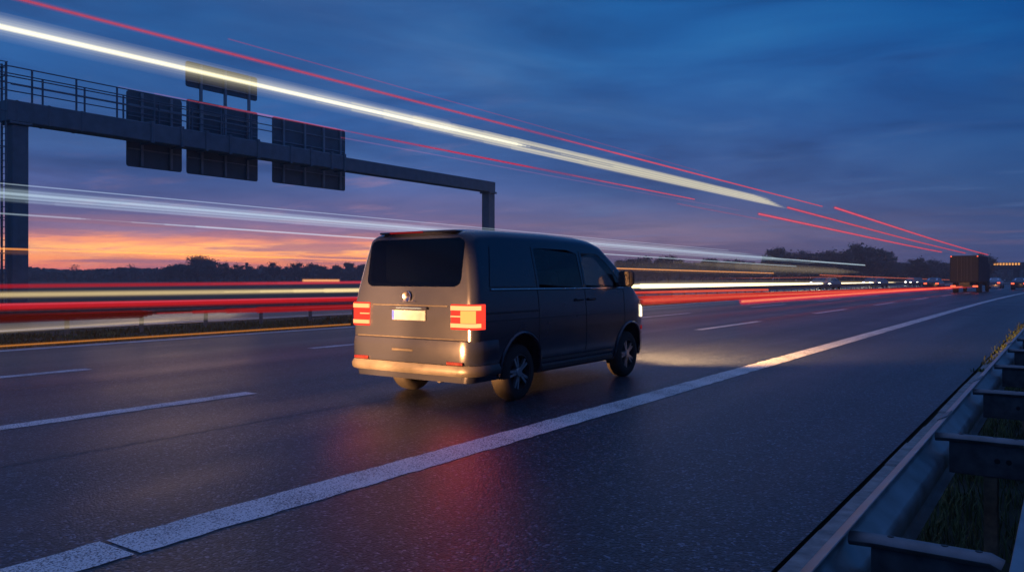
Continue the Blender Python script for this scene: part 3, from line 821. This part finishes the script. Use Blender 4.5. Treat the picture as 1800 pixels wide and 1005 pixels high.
# ------------------------------------------------------------------ far traffic
def make_car(label, paint, lamps='tail'):
    t = empty('car', (0, 0, 0)); tag(t, label, 'car')
    sh = Shell(w=[(0.22,0.78),(0.40,0.86),(0.65,0.89),(0.90,0.86),(1.15,0.76),(1.45,0.62)],
               top=[(-2.15,0.86),(-2.05,0.98),(-1.6,1.05),(-1.35,1.18),(-0.75,1.42),(0.0,1.46),(0.35,1.42),(0.9,1.12),(1.15,0.98),(1.9,0.86),(2.1,0.74),(2.18,0.62)],
               y0=-2.18, y1=2.18, r_rear=0.08, plan_front=(0.6,0.2), rr=0.08, rx=0.12, crown=0.02, zb=0.24)
    b = sh.solid([-2.18,-2.15,-2.05,-1.6,-1.35,-1.05,-0.75,-0.3,0,0.35,0.65,0.9,1.15,1.5,1.9,2.1,2.18]).build('body', paint, t, 35)
    for s in (-1, 1):
        sh.side_patch([(-1.15,0.98),(0.78,0.98),(0.35,1.33),(-0.70,1.33)], s, 0.006, 5).build('window', M['glass_dark'], t)
        for y in (-1.32, 1.35):
            mb = MB(); mb.lathe_x([(-0.1,0.0),(-0.1,0.31),(0.1,0.31),(0.1,0.0)], 18); w = mb.build('wheel', M['tyre'], t, 40); w.location = (s*0.80, y, 0.31)
        if lamps == 'tail':
            mb = MB(); mb.cbox(min(s*0.48,s*0.82), max(s*0.48,s*0.82), -2.215, -2.12, 0.70, 0.86, 0.02); mb.build('tail_light', M['far_tail'], t)
        else:
            mb = MB(); mb.cbox(min(s*0.42,s*0.70), max(s*0.42,s*0.70), 2.0, 2.24, 0.58, 0.74, 0.02); mb.build('headlight', M['far_head'], t)
    zc = lambda y: interp(sh.top, y)+0.012
    for (a, b2, nm) in ((-1.33,-0.80,'rear_window'), (0.40,0.88,'windscreen')):
        mb = MB(); mb.add([(-0.55,a,zc(a)),(0.55,a,zc(a)),(0.50,b2,zc(b2)),(-0.50,b2,zc(b2))], [(0,1,2,3)]); mb.build(nm, M['glass_dark'], t)
    return t
p_dark = car_paint('dark_blue_paint', lin(0.03,0.035,0.05)); p_grey = car_paint('silver_paint', lin(0.25,0.25,0.26)); p_red = car_paint('dark_red_paint', lin(0.12,0.015,0.015))
tail_spots = [(-6.6,118,'dark far car with red lamps in the right lane below the overpass',p_dark),
              (-10.9,132,'silver far car with red lamps ahead in the middle lane',p_grey),
              (-6.4,140,'farthest red lamped car just before the overpass',p_red),
              (-15.2,112,'dark far car with red lamps hugging the central strip',p_dark)]
first = None
for (x, y, lab, p) in tail_spots:
    c = make_car(lab, p) ; c.location = (x+cx(y), y, 0); c['group'] = 'cars driving away in the distance'
    c.rotation_euler = (0, 0, -math.atan(0.0006*max(0, y-45)))
proto = make_car('oncoming car with dazzling headlights on the far carriageway', p_dark, 'head')
hs = [(-26.6,108),(-30.8,121),(-26.6,134),(-30.8,146),(-26.6,160),(-35.0,132),(-30.8,175)]
for i, (x, y) in enumerate(hs):
    c = proto if i == 0 else copy_tree(proto)
    c['group'] = 'oncoming cars on the far carriageway'
    c.location = (x+cx(y), y, 0); c.rotation_euler = (0, 0, math.pi - math.atan(0.0006*max(0, y-45)))

fc = make_car('car following in the van\'s lane with its headlights on', p_grey, 'head')
fc.location = (-6.9, -13.0, 0)
for x in (-0.56, 0.56): spot('headlight_beam', fc, (x, 2.30, 0.66), 91.0, 185000, (1.0, 0.42, 0.14), 7.6, 0.6)

# lorry whose marker lamps the long streaks end at
TY = 91.5
tr = empty('lorry', (-9.3+cx(TY), TY, 0)); tr.rotation_euler = (0,0,-math.atan(0.0006*(TY-45)))
tag(tr, 'dark box lorry ahead where the high red light trails end', 'lorry')
mb = MB(); mb.cbox(-1.27,1.27,0.0,8.0,1.05,3.72,0.05); mb.build('cargo_box', M['tarp'], tr)
mb = MB(); mb.box(-1.2,1.2,-0.03,0.0,1.12,3.62); mb.build('rear_door', M['tarp'], tr)
mb = MB()
for x in (-0.012, 0.012): mb.box(x-0.004, x+0.004, -0.036, -0.031, 1.12, 3.6)
for x in (-0.6,-0.25,0.25,0.6): mb.tube([(x,-0.05,1.15),(x,-0.05,3.6)], 0.02, 6)
mb.build('door_bar', M['web'], tr)
mb = MB(); mb.cbox(-1.2,1.2,8.3,10.2,0.7,3.1,0.1); mb.build('cab', M['tarp'], tr)
mb = MB(); mb.box(-0.45,0.45,0.1,10.0,0.75,1.04); mb.build('chassis', M['trim'], tr)
mb = MB(); mb.cbox(-1.22,1.22,-0.06,0.06,0.55,0.75,0.02); ub = mb.build('underrun_bar', M['trim'], tr)
for s in (-1,1):
    mb = MB(); mb.cbox(min(s*0.75,s*1.2),max(s*0.75,s*1.2),-0.10,-0.062,0.58,0.72,0.01); mb.build('tail_light', M['far_tail'], tr)
    mb = MB(); mb.cbox(min(s*1.1,s*1.22),max(s*1.1,s*1.22),-0.06,-0.031,3.60,3.68,0.01); mb.build('marker_lamp', M['far_tail'], tr)
    for y in (1.6, 2.9, 9.2):
        mb = MB(); mb.lathe_x([(-0.15,0.0),(-0.15,0.5),(0.15,0.5),(0.15,0.0)], 20); w = mb.build('wheel', M['tyre'], tr, 40); w.location = (s*1.05, y, 0.5)

# ------------------------------------------------------------------ overpass
B = empty('overpass', (58, 350, 0)); tag(B, 'dark concrete overpass with a row of amber lamps at the horizon', 'overpass')
mb = MB(); mb.box(-84,80,-6,6,4.6,6.2); mb.build('deck', M['bridge'], B)
mb = MB(); mb.box(-86,80,-6.3,-6.0,5.9,7.1); mb.build('parapet', M['bridge'], B)
for x in (-74,-62,-40,-16,8,32):
    mb = MB(); mb.cbox(x-0.9,x+0.9,-5,5,-0.3,4.6,0.1); mb.build('pier', M['bridge'], B)
mb = MB(); mb.add([(-150,-14,-0.2),(-84,-10,-0.2),(-82,-6.5,5.9),(-140,-6.5,2),(-150,14,-0.2),(-84,10,-0.2),(-82,6.5,5.9),(-140,6.5,2)],
    [(0,1,2,3),(4,7,6,5),(0,3,7,4),(1,5,6,2),(3,2,6,7),(0,4,5,1)]); mb.build('embankment', M['soil'], B)
for i in range(9):
    mb = MB(); mb.cbox(-81+i*0.95,-80.4+i*0.95,-6.6,-6.3,6.1,6.9,0.05); mb.build('lamp', M['bridge_lamp'], B)

# ------------------------------------------------------------------ trees
def tree_parts(seed, h, cw, trunk_h, nleaf, leaf, bare=0.0):
    rnd = random.Random(seed); tm = MB(); lm_v = []; lm_f = []
    tm.tube([(0,0,-0.3),(0.05,0,trunk_h*0.6),(0.0,0.1,trunk_h),(0.1,0.1,h*0.72)], [0.035*h,0.026*h,0.02*h,0.006*h], 8)
    tips = []
    for i in range(13):
        a = rnd.uniform(0, 6.283); z0 = trunk_h*rnd.uniform(0.75, 1.5); L = cw*rnd.uniform(0.45, 0.95)
        z1 = min(h*0.97, z0 + (h-z0)*rnd.uniform(0.25, 0.9)); k = 1.0-0.55*max(0, (z1-h*0.55)/(h*0.45))
        e = Vector((math.cos(a)*L*k, math.sin(a)*L*k, z1)); s = Vector((0,0,min(z0, h*0.6)))
        mid_ = s.lerp(e, 0.5)+Vector((0,0,0.06*h))
        tm.tube([s, mid_, e], [0.012*h, 0.008*h, 0.003*h], 5); tips += [e, mid_, s.lerp(e, 0.78)]
        for q in range(3):
            d = Vector((rnd.uniform(-1,1), rnd.uniform(-1,1), rnd.uniform(-0.2,1)))*cw*0.3
            tm.tube([mid_.lerp(e, 0.5), e+d], [0.004*h, 0.0015*h], 4, caps=False); tips.append(e+d*0.8)
    tips.append(Vector((0,0,h*0.93))); tips.append(Vector((0.1*cw,0,h*0.85)))
    for i in range(nleaf):
        c = rnd.choice(tips); r = cw*0.30*rnd.uniform(0.4, 1.15)
        d = Vector((rnd.gauss(0,1), rnd.gauss(0,1), rnd.gauss(0,0.8)))*r*0.62
        p = c + d
        if p.z < trunk_h*0.55: p.z = trunk_h*0.55+rnd.random()
        s = leaf*rnd.uniform(0.5, 1.4)
        n1 = Vector((rnd.uniform(-1,1), rnd.uniform(-1,1), rnd.uniform(-1,1))).normalized(); n2 = n1.orthogonal().normalized(); n3 = n1.cross(n2)
        j = len(lm_v); lm_v += [p-n2*s, p-n3*s*0.5, p+n2*s, p+n3*s*0.5]; lm_f.append((j, j+1, j+2, j+3))
    lm = MB(); lm.add(lm_v, lm_f)
    return tm.mesh('trunk', M['bark'], 60), lm.mesh('crown', M['leaf'])
PROTO = [tree_parts(1, 11, 4.4, 1.6, 5200, 0.36), tree_parts(2, 9.5, 4.0, 1.4, 4600, 0.36), tree_parts(3, 12, 4.0, 2.0, 4800, 0.34), tree_parts(4, 10, 5.0, 1.4, 5600, 0.36), tree_parts(5, 9, 3.0, 3.0, 260, 0.30)]
TH = R(35.0)
def polar(px, dist):
    """bearing read off the photograph's column -> ground point at that distance"""
    u = (px-900)/1400.0; r = u*dist
    return (r*math.cos(TH)-dist*math.sin(TH), r*math.sin(TH)+dist*math.cos(TH), -0.06)
def plant(px, dist, h, kind, label, group=None, cat='tree'):
    base = (11, 9.5, 12, 10, 9)[kind]
    t = empty('tree', polar(px, dist), random.uniform(0, 6.28)); tag(t, label, cat, group)
    for nm, me in zip(('trunk', 'crown'), PROTO[kind]):
        o = bpy.data.objects.new(nm, me); COL.objects.link(o); o.parent = t
    s = h/base; t.scale = (s*random.uniform(0.95, 1.25), s*random.uniform(0.95, 1.25), s)
    return t
big = plant(347, 300, 8.9, 3, 'lone tall tree rising above the left horizon below the gantry signs')
big.scale = (1.75, 1.75, big.scale[2])
plant(130, 330, 7.0, 4, 'thin bare tree beside the gantry foot on the horizon')
plant(232, 330, 7.2, 4, 'sparse bare tree between the gantry foot and the tall tree')
plant(1500, 260, 12.3, 0, 'tallest dark tree on the right horizon under the red trails')
plant(1362, 280, 11.2, 1, 'round dark tree at the left end of the right wood')
random.seed(21)
for px in range(372, 660, 22): plant(px, random.uniform(280, 350), random.uniform(5.2, 7.4), random.choice((0,1,3)), 'dark tree in the low treeline left of the van', 'trees of the left treeline')
for px in range(300, 340, 18): plant(px, random.uniform(280, 330), random.uniform(5.4, 6.6), random.choice((1,3)), 'bushy tree crowding the foot of the tall left tree', 'trees round the tall left tree')
for px in range(160, 300, 26): plant(px, random.uniform(300, 360), random.uniform(4.4, 5.6), random.choice((0,1,3,4)), 'low dark tree on the far left horizon', 'trees of the far left horizon')
for px in range(1075, 1340, 20): plant(px, random.uniform(270, 330), random.uniform(6.6, 8.6), random.choice((0,1,2,3)), 'dark tree in the wood just right of the van', 'trees right of the van')
for px in range(1395, 1560, 20): plant(px, random.uniform(250, 300), random.uniform(9.5, 11.2), random.choice((0,1,2,3)), 'dark tree in the taller wood beneath the red trails', 'trees of the right wood')
for px in range(1570, 1745, 22): plant(px, random.uniform(230, 290), random.uniform(6.2, 8.0), random.choice((0,1,3)), 'dark tree between the right wood and the overpass', 'trees by the overpass')
# the dense wood behind them, one mass
rnd = random.Random(8); v = []; f = []
def prof(px):
    if px < 700: return 4.2 + 1.2*noise.noise(Vector((px*0.011, 1, 0)))
    if px < 1340: return 6.0 + 1.5*noise.noise(Vector((px*0.013, 2, 0)))
    if px < 1560: return 9.0 + 1.6*noise.noise(Vector((px*0.013, 3, 0)))
    return 6.2 + 1.2*noise.noise(Vector((px*0.013, 4, 0)))
for i in range(34000):
    px = rnd.uniform(-120, 2000); d = rnd.uniform(340, 385) if px < 1340 else rnd.uniform(290, 330)
    if px > 1735: d = rnd.uniform(400, 440)
    h = prof(px)*d/320*1.0; z = h*(1-rnd.random()**1.6*0.98) + rnd.gauss(0, 0.25)
    p = Vector(polar(px, d)); p.z = max(0.2, z); s = rnd.uniform(0.7, 1.3)
    n1 = Vector((rnd.uniform(-1,1), rnd.uniform(-1,1), rnd.uniform(-1,1))).normalized(); n2 = n1.orthogonal().normalized(); n3 = n1.cross(n2)
    j = len(v); v += [p-n2*s, p-n3*s*0.7, p+n2*s, p+n3*s*0.7]; f.append((j, j+1, j+2, j+3))
mb = MB(); mb.add(v, f); o = mb.build('distant_woods', M['leaf']); tag(o, 'dense dark woodland along the horizon', 'woodland', kind='stuff')
mast = empty('mast', polar(434, 320)); tag(mast, 'small slim mast poking above the left treeline', 'mast')
mb = MB(); mb.tube([(0,0,-0.5),(0,0,6.6)], [0.5,0.4], 10); mb.build('shaft', M['bridge'], mast)
mb = MB(); mb.tube([(0,0,6.6),(0,0,7.6)], [0.65,0.6], 10); mb.build('head', M['bridge'], mast)

# ------------------------------------------------------------------ light trails (real ribbons hanging over the lanes)
def trail_pts(X, y0, z0, y1, z1, dx=0.0, dz=0.0):
    n = max(2, int(abs(y1-y0)/6)+1); out = []
    for i in range(n+1):
        t = i/n; y = y0+(y1-y0)*t; out.append((X+dx+cx(y), y, z0+(z1-z0)*t+dz))
    return out
GL = {}
def G(col, s, body):
    k = (col, s, body)
    if k not in GL: GL[k] = glow('glow_%d' % len(GL), lin(*col), s, body)
    return GL[k]
WHITE=(1.0,0.91,0.58); CREAM=(1.0,0.90,0.60); COOL=(0.66,0.86,1.0); RED=(1.0,0.015,0.03); PINK=(1.0,0.13,0.19); HOT=(1.0,0.20,0.09); PEACH=(1.0,0.45,0.20); ORANGE=(1.0,0.34,0.06); WARM=(1.0,0.76,0.36); TAN=(0.66,0.50,0.30)
def trail(label, X, y0, z0, y1, z1, strands):
    """strands: (dz, radius, colour, strength, start, end[, body]) with start/end as y or None"""
    mb = MB(); mats = []
    for st_ in strands:
        dz, r, col, s, a, b = st_[:6]; body_ = st_[6] if len(st_) > 6 else 0.0
        ya = y0 if a is None else a; yb = y1 if b is None else b
        za = z0+(z1-z0)*(ya-y0)/(y1-y0); zb = z0+(z1-z0)*(yb-y0)/(y1-y0)
        m = G(col, s, body_)
        if m not in mats: mats.append(m)
        mb.tube(trail_pts(X, ya, za, yb, zb, 0, dz), r, 10, mats.index(m))
    o = mb.build('light_trail', mats, None, 60)
    return tag(o, label, 'light trail')
N = None
def soft(dz, r, col, s, a=None, b=None, body=0.0, n=4):
    """nested ribbons, dimmer outwards"""
    return [(dz, r*(k+1)/n, col, s/n, None if a is None else a*(1+0.09*k), None if b is None else b*(1-0.012*k), body/n) for k in range(n)]
trail('thick pale yellow-white streak passing across the small raised sign board', -8, -22, 3.59, 27.0, 3.98,
      soft(0,0.028,WHITE,0.72,N,12,0.3)+soft(0,0.022,WHITE,0.42,12,27,0.3)+soft(0.03,0.10,CREAM,0.10,N,10)+soft(0.02,0.07,CREAM,0.10,N,12)+soft(-0.07,0.06,CREAM,0.035,N,12)+
      soft(0.050,0.030,CREAM,0.36,7,26.2,0.3)+soft(0.090,0.022,CREAM,0.24,9,25.4,0.2)+soft(-0.048,0.028,CREAM,0.38,7,27.5,0.3)+soft(-0.09,0.022,CREAM,0.26,9,28,0.2)+soft(0,0.13,CREAM,0.10,11,26.5,0.15))
trail('long thin red streak, the highest one over the gantry', -8, -20, 3.91, 32.8, 4.31, soft(0,0.014,PINK,0.30,N,12,0.5)+soft(0,0.017,PINK,0.60,12,N,0.7)+soft(0,0.03,RED,0.10,N,N,0.2))
trail('very faint thin red streak just above the long high red one', -7.6, 5.4, 4.13, 19.6, 4.17, soft(0,0.010,RED,0.07,N,N,0.1))
trail('red streak skimming the gantry railing and sign tops', -8.4, 4.6, 3.56, 20.7, 3.64, soft(0,0.014,PINK,0.14,4.6,8)+soft(0,0.014,RED,0.45,8,13,0.6)+soft(0,0.013,PINK,0.50,13,N,0.5)+soft(0,0.03,RED,0.08,7,N,0.2))
trail('faint pink streak right under the railing-high red one', -8.4, 7.8, 3.47, 24.3, 3.59, soft(0,0.012,PINK,0.05))
trail('short bright red streak starting below the end of the white one', -8.9, 27.8, 3.73, 74.1, 3.61, soft(0,0.028,PINK,0.95,N,N,0.7)+soft(0,0.07,RED,0.16,N,N,0.4))
trail('faint short red streak below the end of the thick white one', -8.9, 20.7, 3.55, 28.8, 3.55, soft(0,0.018,PINK,0.10,N,N,0.2))
trail('middle one of the three red streaks ending at the lorry', -8.2, 28.8, 3.99, 83.1, 3.73, soft(0,0.026,PINK,0.85,N,N,0.7)+soft(0,0.06,RED,0.14,N,N,0.4))
trail('uppermost of the three red streaks ending at the lorry roof', -7.2, 31.4, 4.12, 91.0, 3.74, soft(0,0.030,PINK,0.95,N,N,0.7)+soft(0,0.07,RED,0.16,N,N,0.4))
trail('hair-thin white streak just above the broad bluish one', -27, 2, 4.45, 74.3, 4.11, soft(0,0.028,COOL,0.16))
trail('broad bluish white streak over the gantry post and behind the van roof', -27, 2, 4.15, 127.2, 3.36,
      soft(0.02,0.07,COOL,0.26,N,N,0.2)+soft(-0.10,0.05,COOL,0.16,N,95,0.1)+soft(-0.2,0.05,COOL,0.09,10,105)+soft(0.13,0.05,COOL,0.08,N,70)+soft(0.24,0.06,COOL,0.10,28,82,0.1)+soft(-0.32,0.06,COOL,0.13,30,85,0.1)+soft(0,0.26,COOL,0.07,N,90)+soft(0,0.11,COOL,0.30,80,N,0.4))
trail('thin white streak crossing the sunset below the broad bluish one', -27, 2, 3.55, 95.6, 2.83, soft(0,0.035,COOL,0.16,N,14)+soft(0,0.038,COOL,0.34,14,N,0.2)+[(-0.30,0.14+0.09*q,TAN,0.020,62+5*q,124-3*q) for q in range(5)])  # wide tan tubes imitate a glowing haze under the streak
trail('thin orange streak glowing across the sunset and the treeline', -27, 2, 2.44, 87.6, 2.0, soft(0,0.042,ORANGE,0.50,N,N,0.2)+soft(0,0.05,PEACH,0.30,40,N,0.2)+soft(-0.1,0.09,ORANGE,0.04)+[(0.2,0.2+0.09*q,TAN,0.004,44+4*q,112-7*q) for q in range(5)])  # the faint tan tubes are haze imitated by glow
trail('dull red streak, the topmost red one above the central barrier', -27, 0, 1.20, 115.2, 1.58, soft(0,0.085,RED,0.22,N,42,0.4)+soft(0,0.06,PINK,0.14,17,42)+soft(0,0.045,HOT,0.22,66,N,0.2))
trail('creamy white headlight streak passing behind the gantry foot', -27, -30, 1.10, 195, 0.40, soft(0,0.09,WARM,0.42,N,N,0.4)+soft(0,0.14,TAN,0.16,N,N,0.3)+soft(0,0.10,WARM,0.8,19,N,0.4)+soft(0.02,0.20,WARM,3.4,44,150,0.4)+soft(0.02,0.16,PEACH,1.2,140,N,0.3)+[(0,0.2+0.08*q,TAN,0.025,44+4*q,170-9*q) for q in range(5)])
trail('bright red band directly below the creamy headlight streak', -15, -20, 1.158, 48.5, 0.77, soft(0.03,0.018,PINK,0.34,N,N,0.3)+soft(0,0.06,RED,0.46,N,N,0.8)+soft(-0.045,0.05,RED,0.12,N,N,0.3)+soft(0,0.07,HOT,0.5,27,N,0.5))
trail('darker red band masking the rail of the central barrier', -15, -20, 0.95, 120, 0.16, soft(0.05,0.014,RED,0.14,6,9)+soft(0.0,0.085,RED,0.09,N,9,1.8)+soft(0.0,0.075,RED,0.40,9,N,1.6)+soft(0.02,0.02,PINK,0.30,10,30)+soft(0.0,0.075,HOT,0.55,27,N,0.6))
trail('thick salmon red streak on the road right of the van', -9.5, 27.8, 0.66, 100, 0.56, soft(0,0.065,PEACH,1.1,N,N,0.8)+soft(0,0.13,RED,0.50,N,N,0.5)+soft(-0.1,0.12,RED,0.08,30,75))
trail('orange red streak between the far barrier and the salmon one', -12.2, 25.5, 0.70, 104, 0.30, soft(0,0.085,HOT,0.75,N,N,0.8)+soft(0.02,0.03,PEACH,0.4,30,N,0.2)+soft(0,0.17,RED,0.42,N,N,0.6))
trail('wide beige band low behind the far posts', -20.3, -10, 0.06, 16, 0.42, soft(0,0.12,TAN,0.10,N,15)+soft(-0.05,0.045,TAN,0.16,N,13)+soft(0.10,0.08,TAN,0.03))
trail('low orange streak hugging the far edge line', -18.42, -15, 0.09, 17.5, 0.05, soft(0,0.017,ORANGE,0.30,N,N,0.4)+soft(0,0.045,ORANGE,0.06))
trail('stubby orange dash above the red trails left of the van', -33, 28.0, 1.35, 30.5, 1.34, soft(0,0.07,PEACH,0.6,N,N,0.5)+soft(0,0.12,ORANGE,0.2))
trail('thin coral streak below the right wood', -27, 105, 1.85, 190, 1.05, soft(0,0.06,HOT,0.5,N,N,0.4))

# ------------------------------------------------------------------ sky
SUN = (-0.848, 0.530)
w = bpy.data.worlds.new('World'); sc.world = w; w.use_nodes = True
T = w.node_tree; T.nodes.clear()
class WT(NT):
    def __init__(self): self.t = T; self.out = self.n('ShaderNodeOutputWorld')
k = WT()
tc = k.n('ShaderNodeTexCoord'); D = tc.outputs['Generated']
sep = k.n('ShaderNodeSeparateXYZ'); k.l(D, sep.inputs[0])
dx, dy, dz = sep.outputs
hl = k.math('SQRT', k.math('ADD', k.math('MULTIPLY', dx, dx), k.math('MULTIPLY', dy, dy)))
cosd = k.math('DIVIDE', k.math('ADD', k.math('MULTIPLY', dx, SUN[0]), k.math('MULTIPLY', dy, SUN[1])), k.math('MAXIMUM', hl, 0.001))
def sstep(src, a, b):
    m = k.n('ShaderNodeMapRange', interpolation_type='SMOOTHSTEP'); m.inputs['From Min'].default_value = a; m.inputs['From Max'].default_value = b
    k.l(src, m.inputs['Value']); return m.outputs[0]
near_sun = sstep(cosd, 0.86, 0.985)
pink_side = sstep(cosd, 0.52, 0.86)
# cloud sheets seen from below: project the view ray on a flat layer
inv = k.math('DIVIDE', 1.0, k.math('ADD', k.math('MAXIMUM', dz, 0.0), 0.055))
cp = k.n('ShaderNodeCombineXYZ'); k.l(k.math('MULTIPLY', dx, inv), cp.inputs[0]); k.l(k.math('MULTIPLY', dy, inv), cp.inputs[1])
n1 = k.noise(0.42, 7, 0.58, cp.outputs[0], stretch=(1.0, 0.55, 1)); n2 = k.noise(1.3, 6, 0.6, cp.outputs[0], stretch=(0.8, 1.6, 1)); n3 = k.noise(0.22, 5, 0.55, cp.outputs[0])
zz = k.math('ADD', dz, k.math('MULTIPLY', k.math('SUBTRACT', n2, 0.5), 0.022))   # bands wander a little
zf = k.math('DIVIDE', zz, 0.4)
A = k.ramp(zf, [(z/0.4, rgb(*c)) for z, c in ((0.0,(146,84,100)),(0.011,(204,108,92)),(0.022,(240,142,82)),(0.033,(252,170,96)),(0.043,(218,130,98)),(0.054,(128,98,126)),(0.070,(96,86,130)),(0.092,(84,84,136)),(0.115,(74,90,150)),(0.15,(60,92,154)),(0.21,(46,93,158)),(0.28,(36,94,158)),(0.36,(26,86,147)),(0.40,(22,82,144)))])
Mc = k.ramp(zf, [(z/0.4, rgb(*c)) for z, c in ((0.0,(92,80,106)),(0.03,(114,96,124)),(0.055,(116,100,132)),(0.078,(82,84,130)),(0.11,(60,80,134)),(0.18,(40,78,138)),(0.28,(28,84,146)),(0.4,(18,80,142)))])
Bc = k.ramp(zf, [(z/0.4, rgb(*c)) for z, c in ((0.0,(52,66,108)),(0.03,(50,70,116)),(0.07,(46,70,118)),(0.12,(34,70,124)),(0.2,(16,68,128)),(0.28,(0,68,132)),(0.4,(0,62,128)))])
skyc = k.mix(near_sun, k.mix(pink_side, Bc, Mc), A)
# clouds: slate blue away from the glow, mauve with pink rims towards it
cl = sstep(n1, 0.46, 0.70)
zlow = sstep(dz, 0.10, 0.02)
ccol = k.mix(near_sun, rgb(42,66,112), k.mix(sstep(dz, 0.05, 0.16), rgb(104,78,112), rgb(54,72,122)))
skyc = k.mix(k.math('MULTIPLY', cl, 0.70), skyc, ccol)
lite = k.math('MULTIPLY', sstep(n2, 0.52, 0.72), k.math('MULTIPLY', sstep(dz, 0.30, 0.06), 0.38))
skyc = k.mix(lite, skyc, k.mix(near_sun, rgb(78,98,146), rgb(158,112,138)))
dk = k.math('MULTIPLY', sstep(n3, 0.46, 0.66), 0.45)
skyc = k.mix(dk, skyc, k.mix(sstep(dz, 0.05, 0.12), skyc, rgb(24,54,104)))
# long thin cloud bars lying in the glow just above the horizon
az = k.math('ARCTAN2', dx, dy)
bp_ = k.n('ShaderNodeCombineXYZ'); k.l(k.math('MULTIPLY', az, 5.0), bp_.inputs[0]); k.l(k.math('MULTIPLY', dz, 95.0), bp_.inputs[1])
n4 = k.noise(1.0, 6, 0.55, bp_.outputs[0])
band = k.math('MULTIPLY', sstep(n4, 0.49, 0.60), k.math('MULTIPLY', sstep(dz, 0.005, 0.018), sstep(dz, 0.085, 0.045)))
skyc = k.mix(k.math('MULTIPLY', band, 0.78), skyc, k.mix(near_sun, rgb(84,80,116), rgb(140,92,110)))
# broad streaky cloud layers across the whole sky
sp_v = k.n('ShaderNodeCombineXYZ'); k.l(k.math('MULTIPLY', az, 2.6), sp_v.inputs[0]); k.l(k.math('ADD', k.math('MULTIPLY', dz, 15.0), k.math('MULTIPLY', az, 0.7)), sp_v.inputs[1])
nd = k.n('ShaderNodeTexNoise'); nd.inputs['Scale'].default_value = 1.0; nd.inputs['Detail'].default_value = 7; nd.inputs['Roughness'].default_value = 0.55; nd.inputs['Distortion'].default_value = 0.6
k.l(sp_v.outputs[0], nd.inputs['Vector'])
amp = k.math('MULTIPLY', sstep(dz, 0.02, 0.10), 1.0)
streak = k.ramp(nd.outputs['Fac'], [(0.30, (0.40, 0.60, 0.68, 1)), (0.46, (0.72, 0.94, 0.95, 1)), (0.58, (0.96, 1.14, 1.06, 1)), (0.72, (1.50, 1.42, 1.18, 1))])
skyc = k.mix(amp, skyc, k.mix(1.0, skyc, streak, 'MULTIPLY'))
# the afterglow itself: the air right above the sunset point is far brighter than the rest
gl = k.math('MULTIPLY_ADD', k.math('MULTIPLY', near_sun, sstep(dz, 0.085, 0.030)), 0.50, 1.0)
gv = k.n('ShaderNodeVectorMath', operation='SCALE'); k.l(skyc, gv.inputs[0]); k.l(gl, gv.inputs['Scale']); skyc = gv.outputs[0]
# overhead and below the horizon
skyc = k.mix(sstep(dz, 0.35, 0.95), skyc, rgb(82,104,160))
skyc = k.mix(sstep(dz, 0.0, -0.05), skyc, lin(0.01,0.012,0.02))
bg = k.n('ShaderNodeBackground'); k.l(skyc, bg.inputs[0]); bg.inputs[1].default_value = 1.28
ns = k.n('ShaderNodeTexSky', sky_type='NISHITA'); ns.sun_disc = False; ns.sun_elevation = R(-3.0); ns.sun_rotation = math.atan2(SUN[0], SUN[1])
bg2 = k.n('ShaderNodeBackground'); k.l(ns.outputs[0], bg2.inputs[0]); bg2.inputs[1].default_value = 0.05
ad = k.n('ShaderNodeAddShader'); k.l(bg.outputs[0], ad.inputs[0]); k.l(bg2.outputs[0], ad.inputs[1]); k.l(ad.outputs[0], k.out.inputs['Surface'])
# the sun has just gone down: only a trace of warm light from its side
SL = bpy.data.lights.new('sun', 'SUN'); SL.energy = 0.06; SL.angle = R(10); SL.color = (1.0, 0.62, 0.42)
so = bpy.data.objects.new('sun', SL); COL.objects.link(so)
so.rotation_euler = Vector((SUN[0]*math.cos(R(3)), SUN[1]*math.cos(R(3)), math.sin(R(3)))).to_track_quat('Z', 'Y').to_euler()

# ------------------------------------------------------------------ evening haze over the fields
hz = NT('evening_haze'); pv = hz.n('ShaderNodeVolumePrincipled'); pv.inputs['Color'].default_value = (0.80, 0.80, 0.86, 1); pv.inputs['Density'].default_value = 0.0009; pv.inputs['Anisotropy'].default_value = 0.2
hz.l(pv.outputs[0], hz.out.inputs['Volume'])
mb = MB(); mb.box(-575, 575, -215, 575, -1.3, 17.0)
tag(mb.build('haze', hz.mat), 'thin evening haze softening the distant trees', kind='stuff')

# ------------------------------------------------------------------ camera and render
cd = bpy.data.cameras.new('camera'); cam = bpy.data.objects.new('camera', cd); COL.objects.link(cam)
cam.location = (0, 0, 1.5); cam.rotation_euler = (R(90), 0, R(34.992))
cd.sensor_width = 36; cd.lens = 28.0; cd.shift_y = -14.5/1800; cd.clip_start = 0.05; cd.clip_end = 6000
sc.camera = cam
sc.view_settings.view_transform = 'Standard'; sc.view_settings.look = 'None'; sc.view_settings.exposure = 0.0; sc.view_settings.gamma = 1.0
sc.render.engine = 'CYCLES'
sc.cycles.use_denoising = True
sc.cycles.transparent_max_bounces = 48
sc.cycles.max_bounces = 6
sc.cycles.sample_clamp_indirect = 4.0
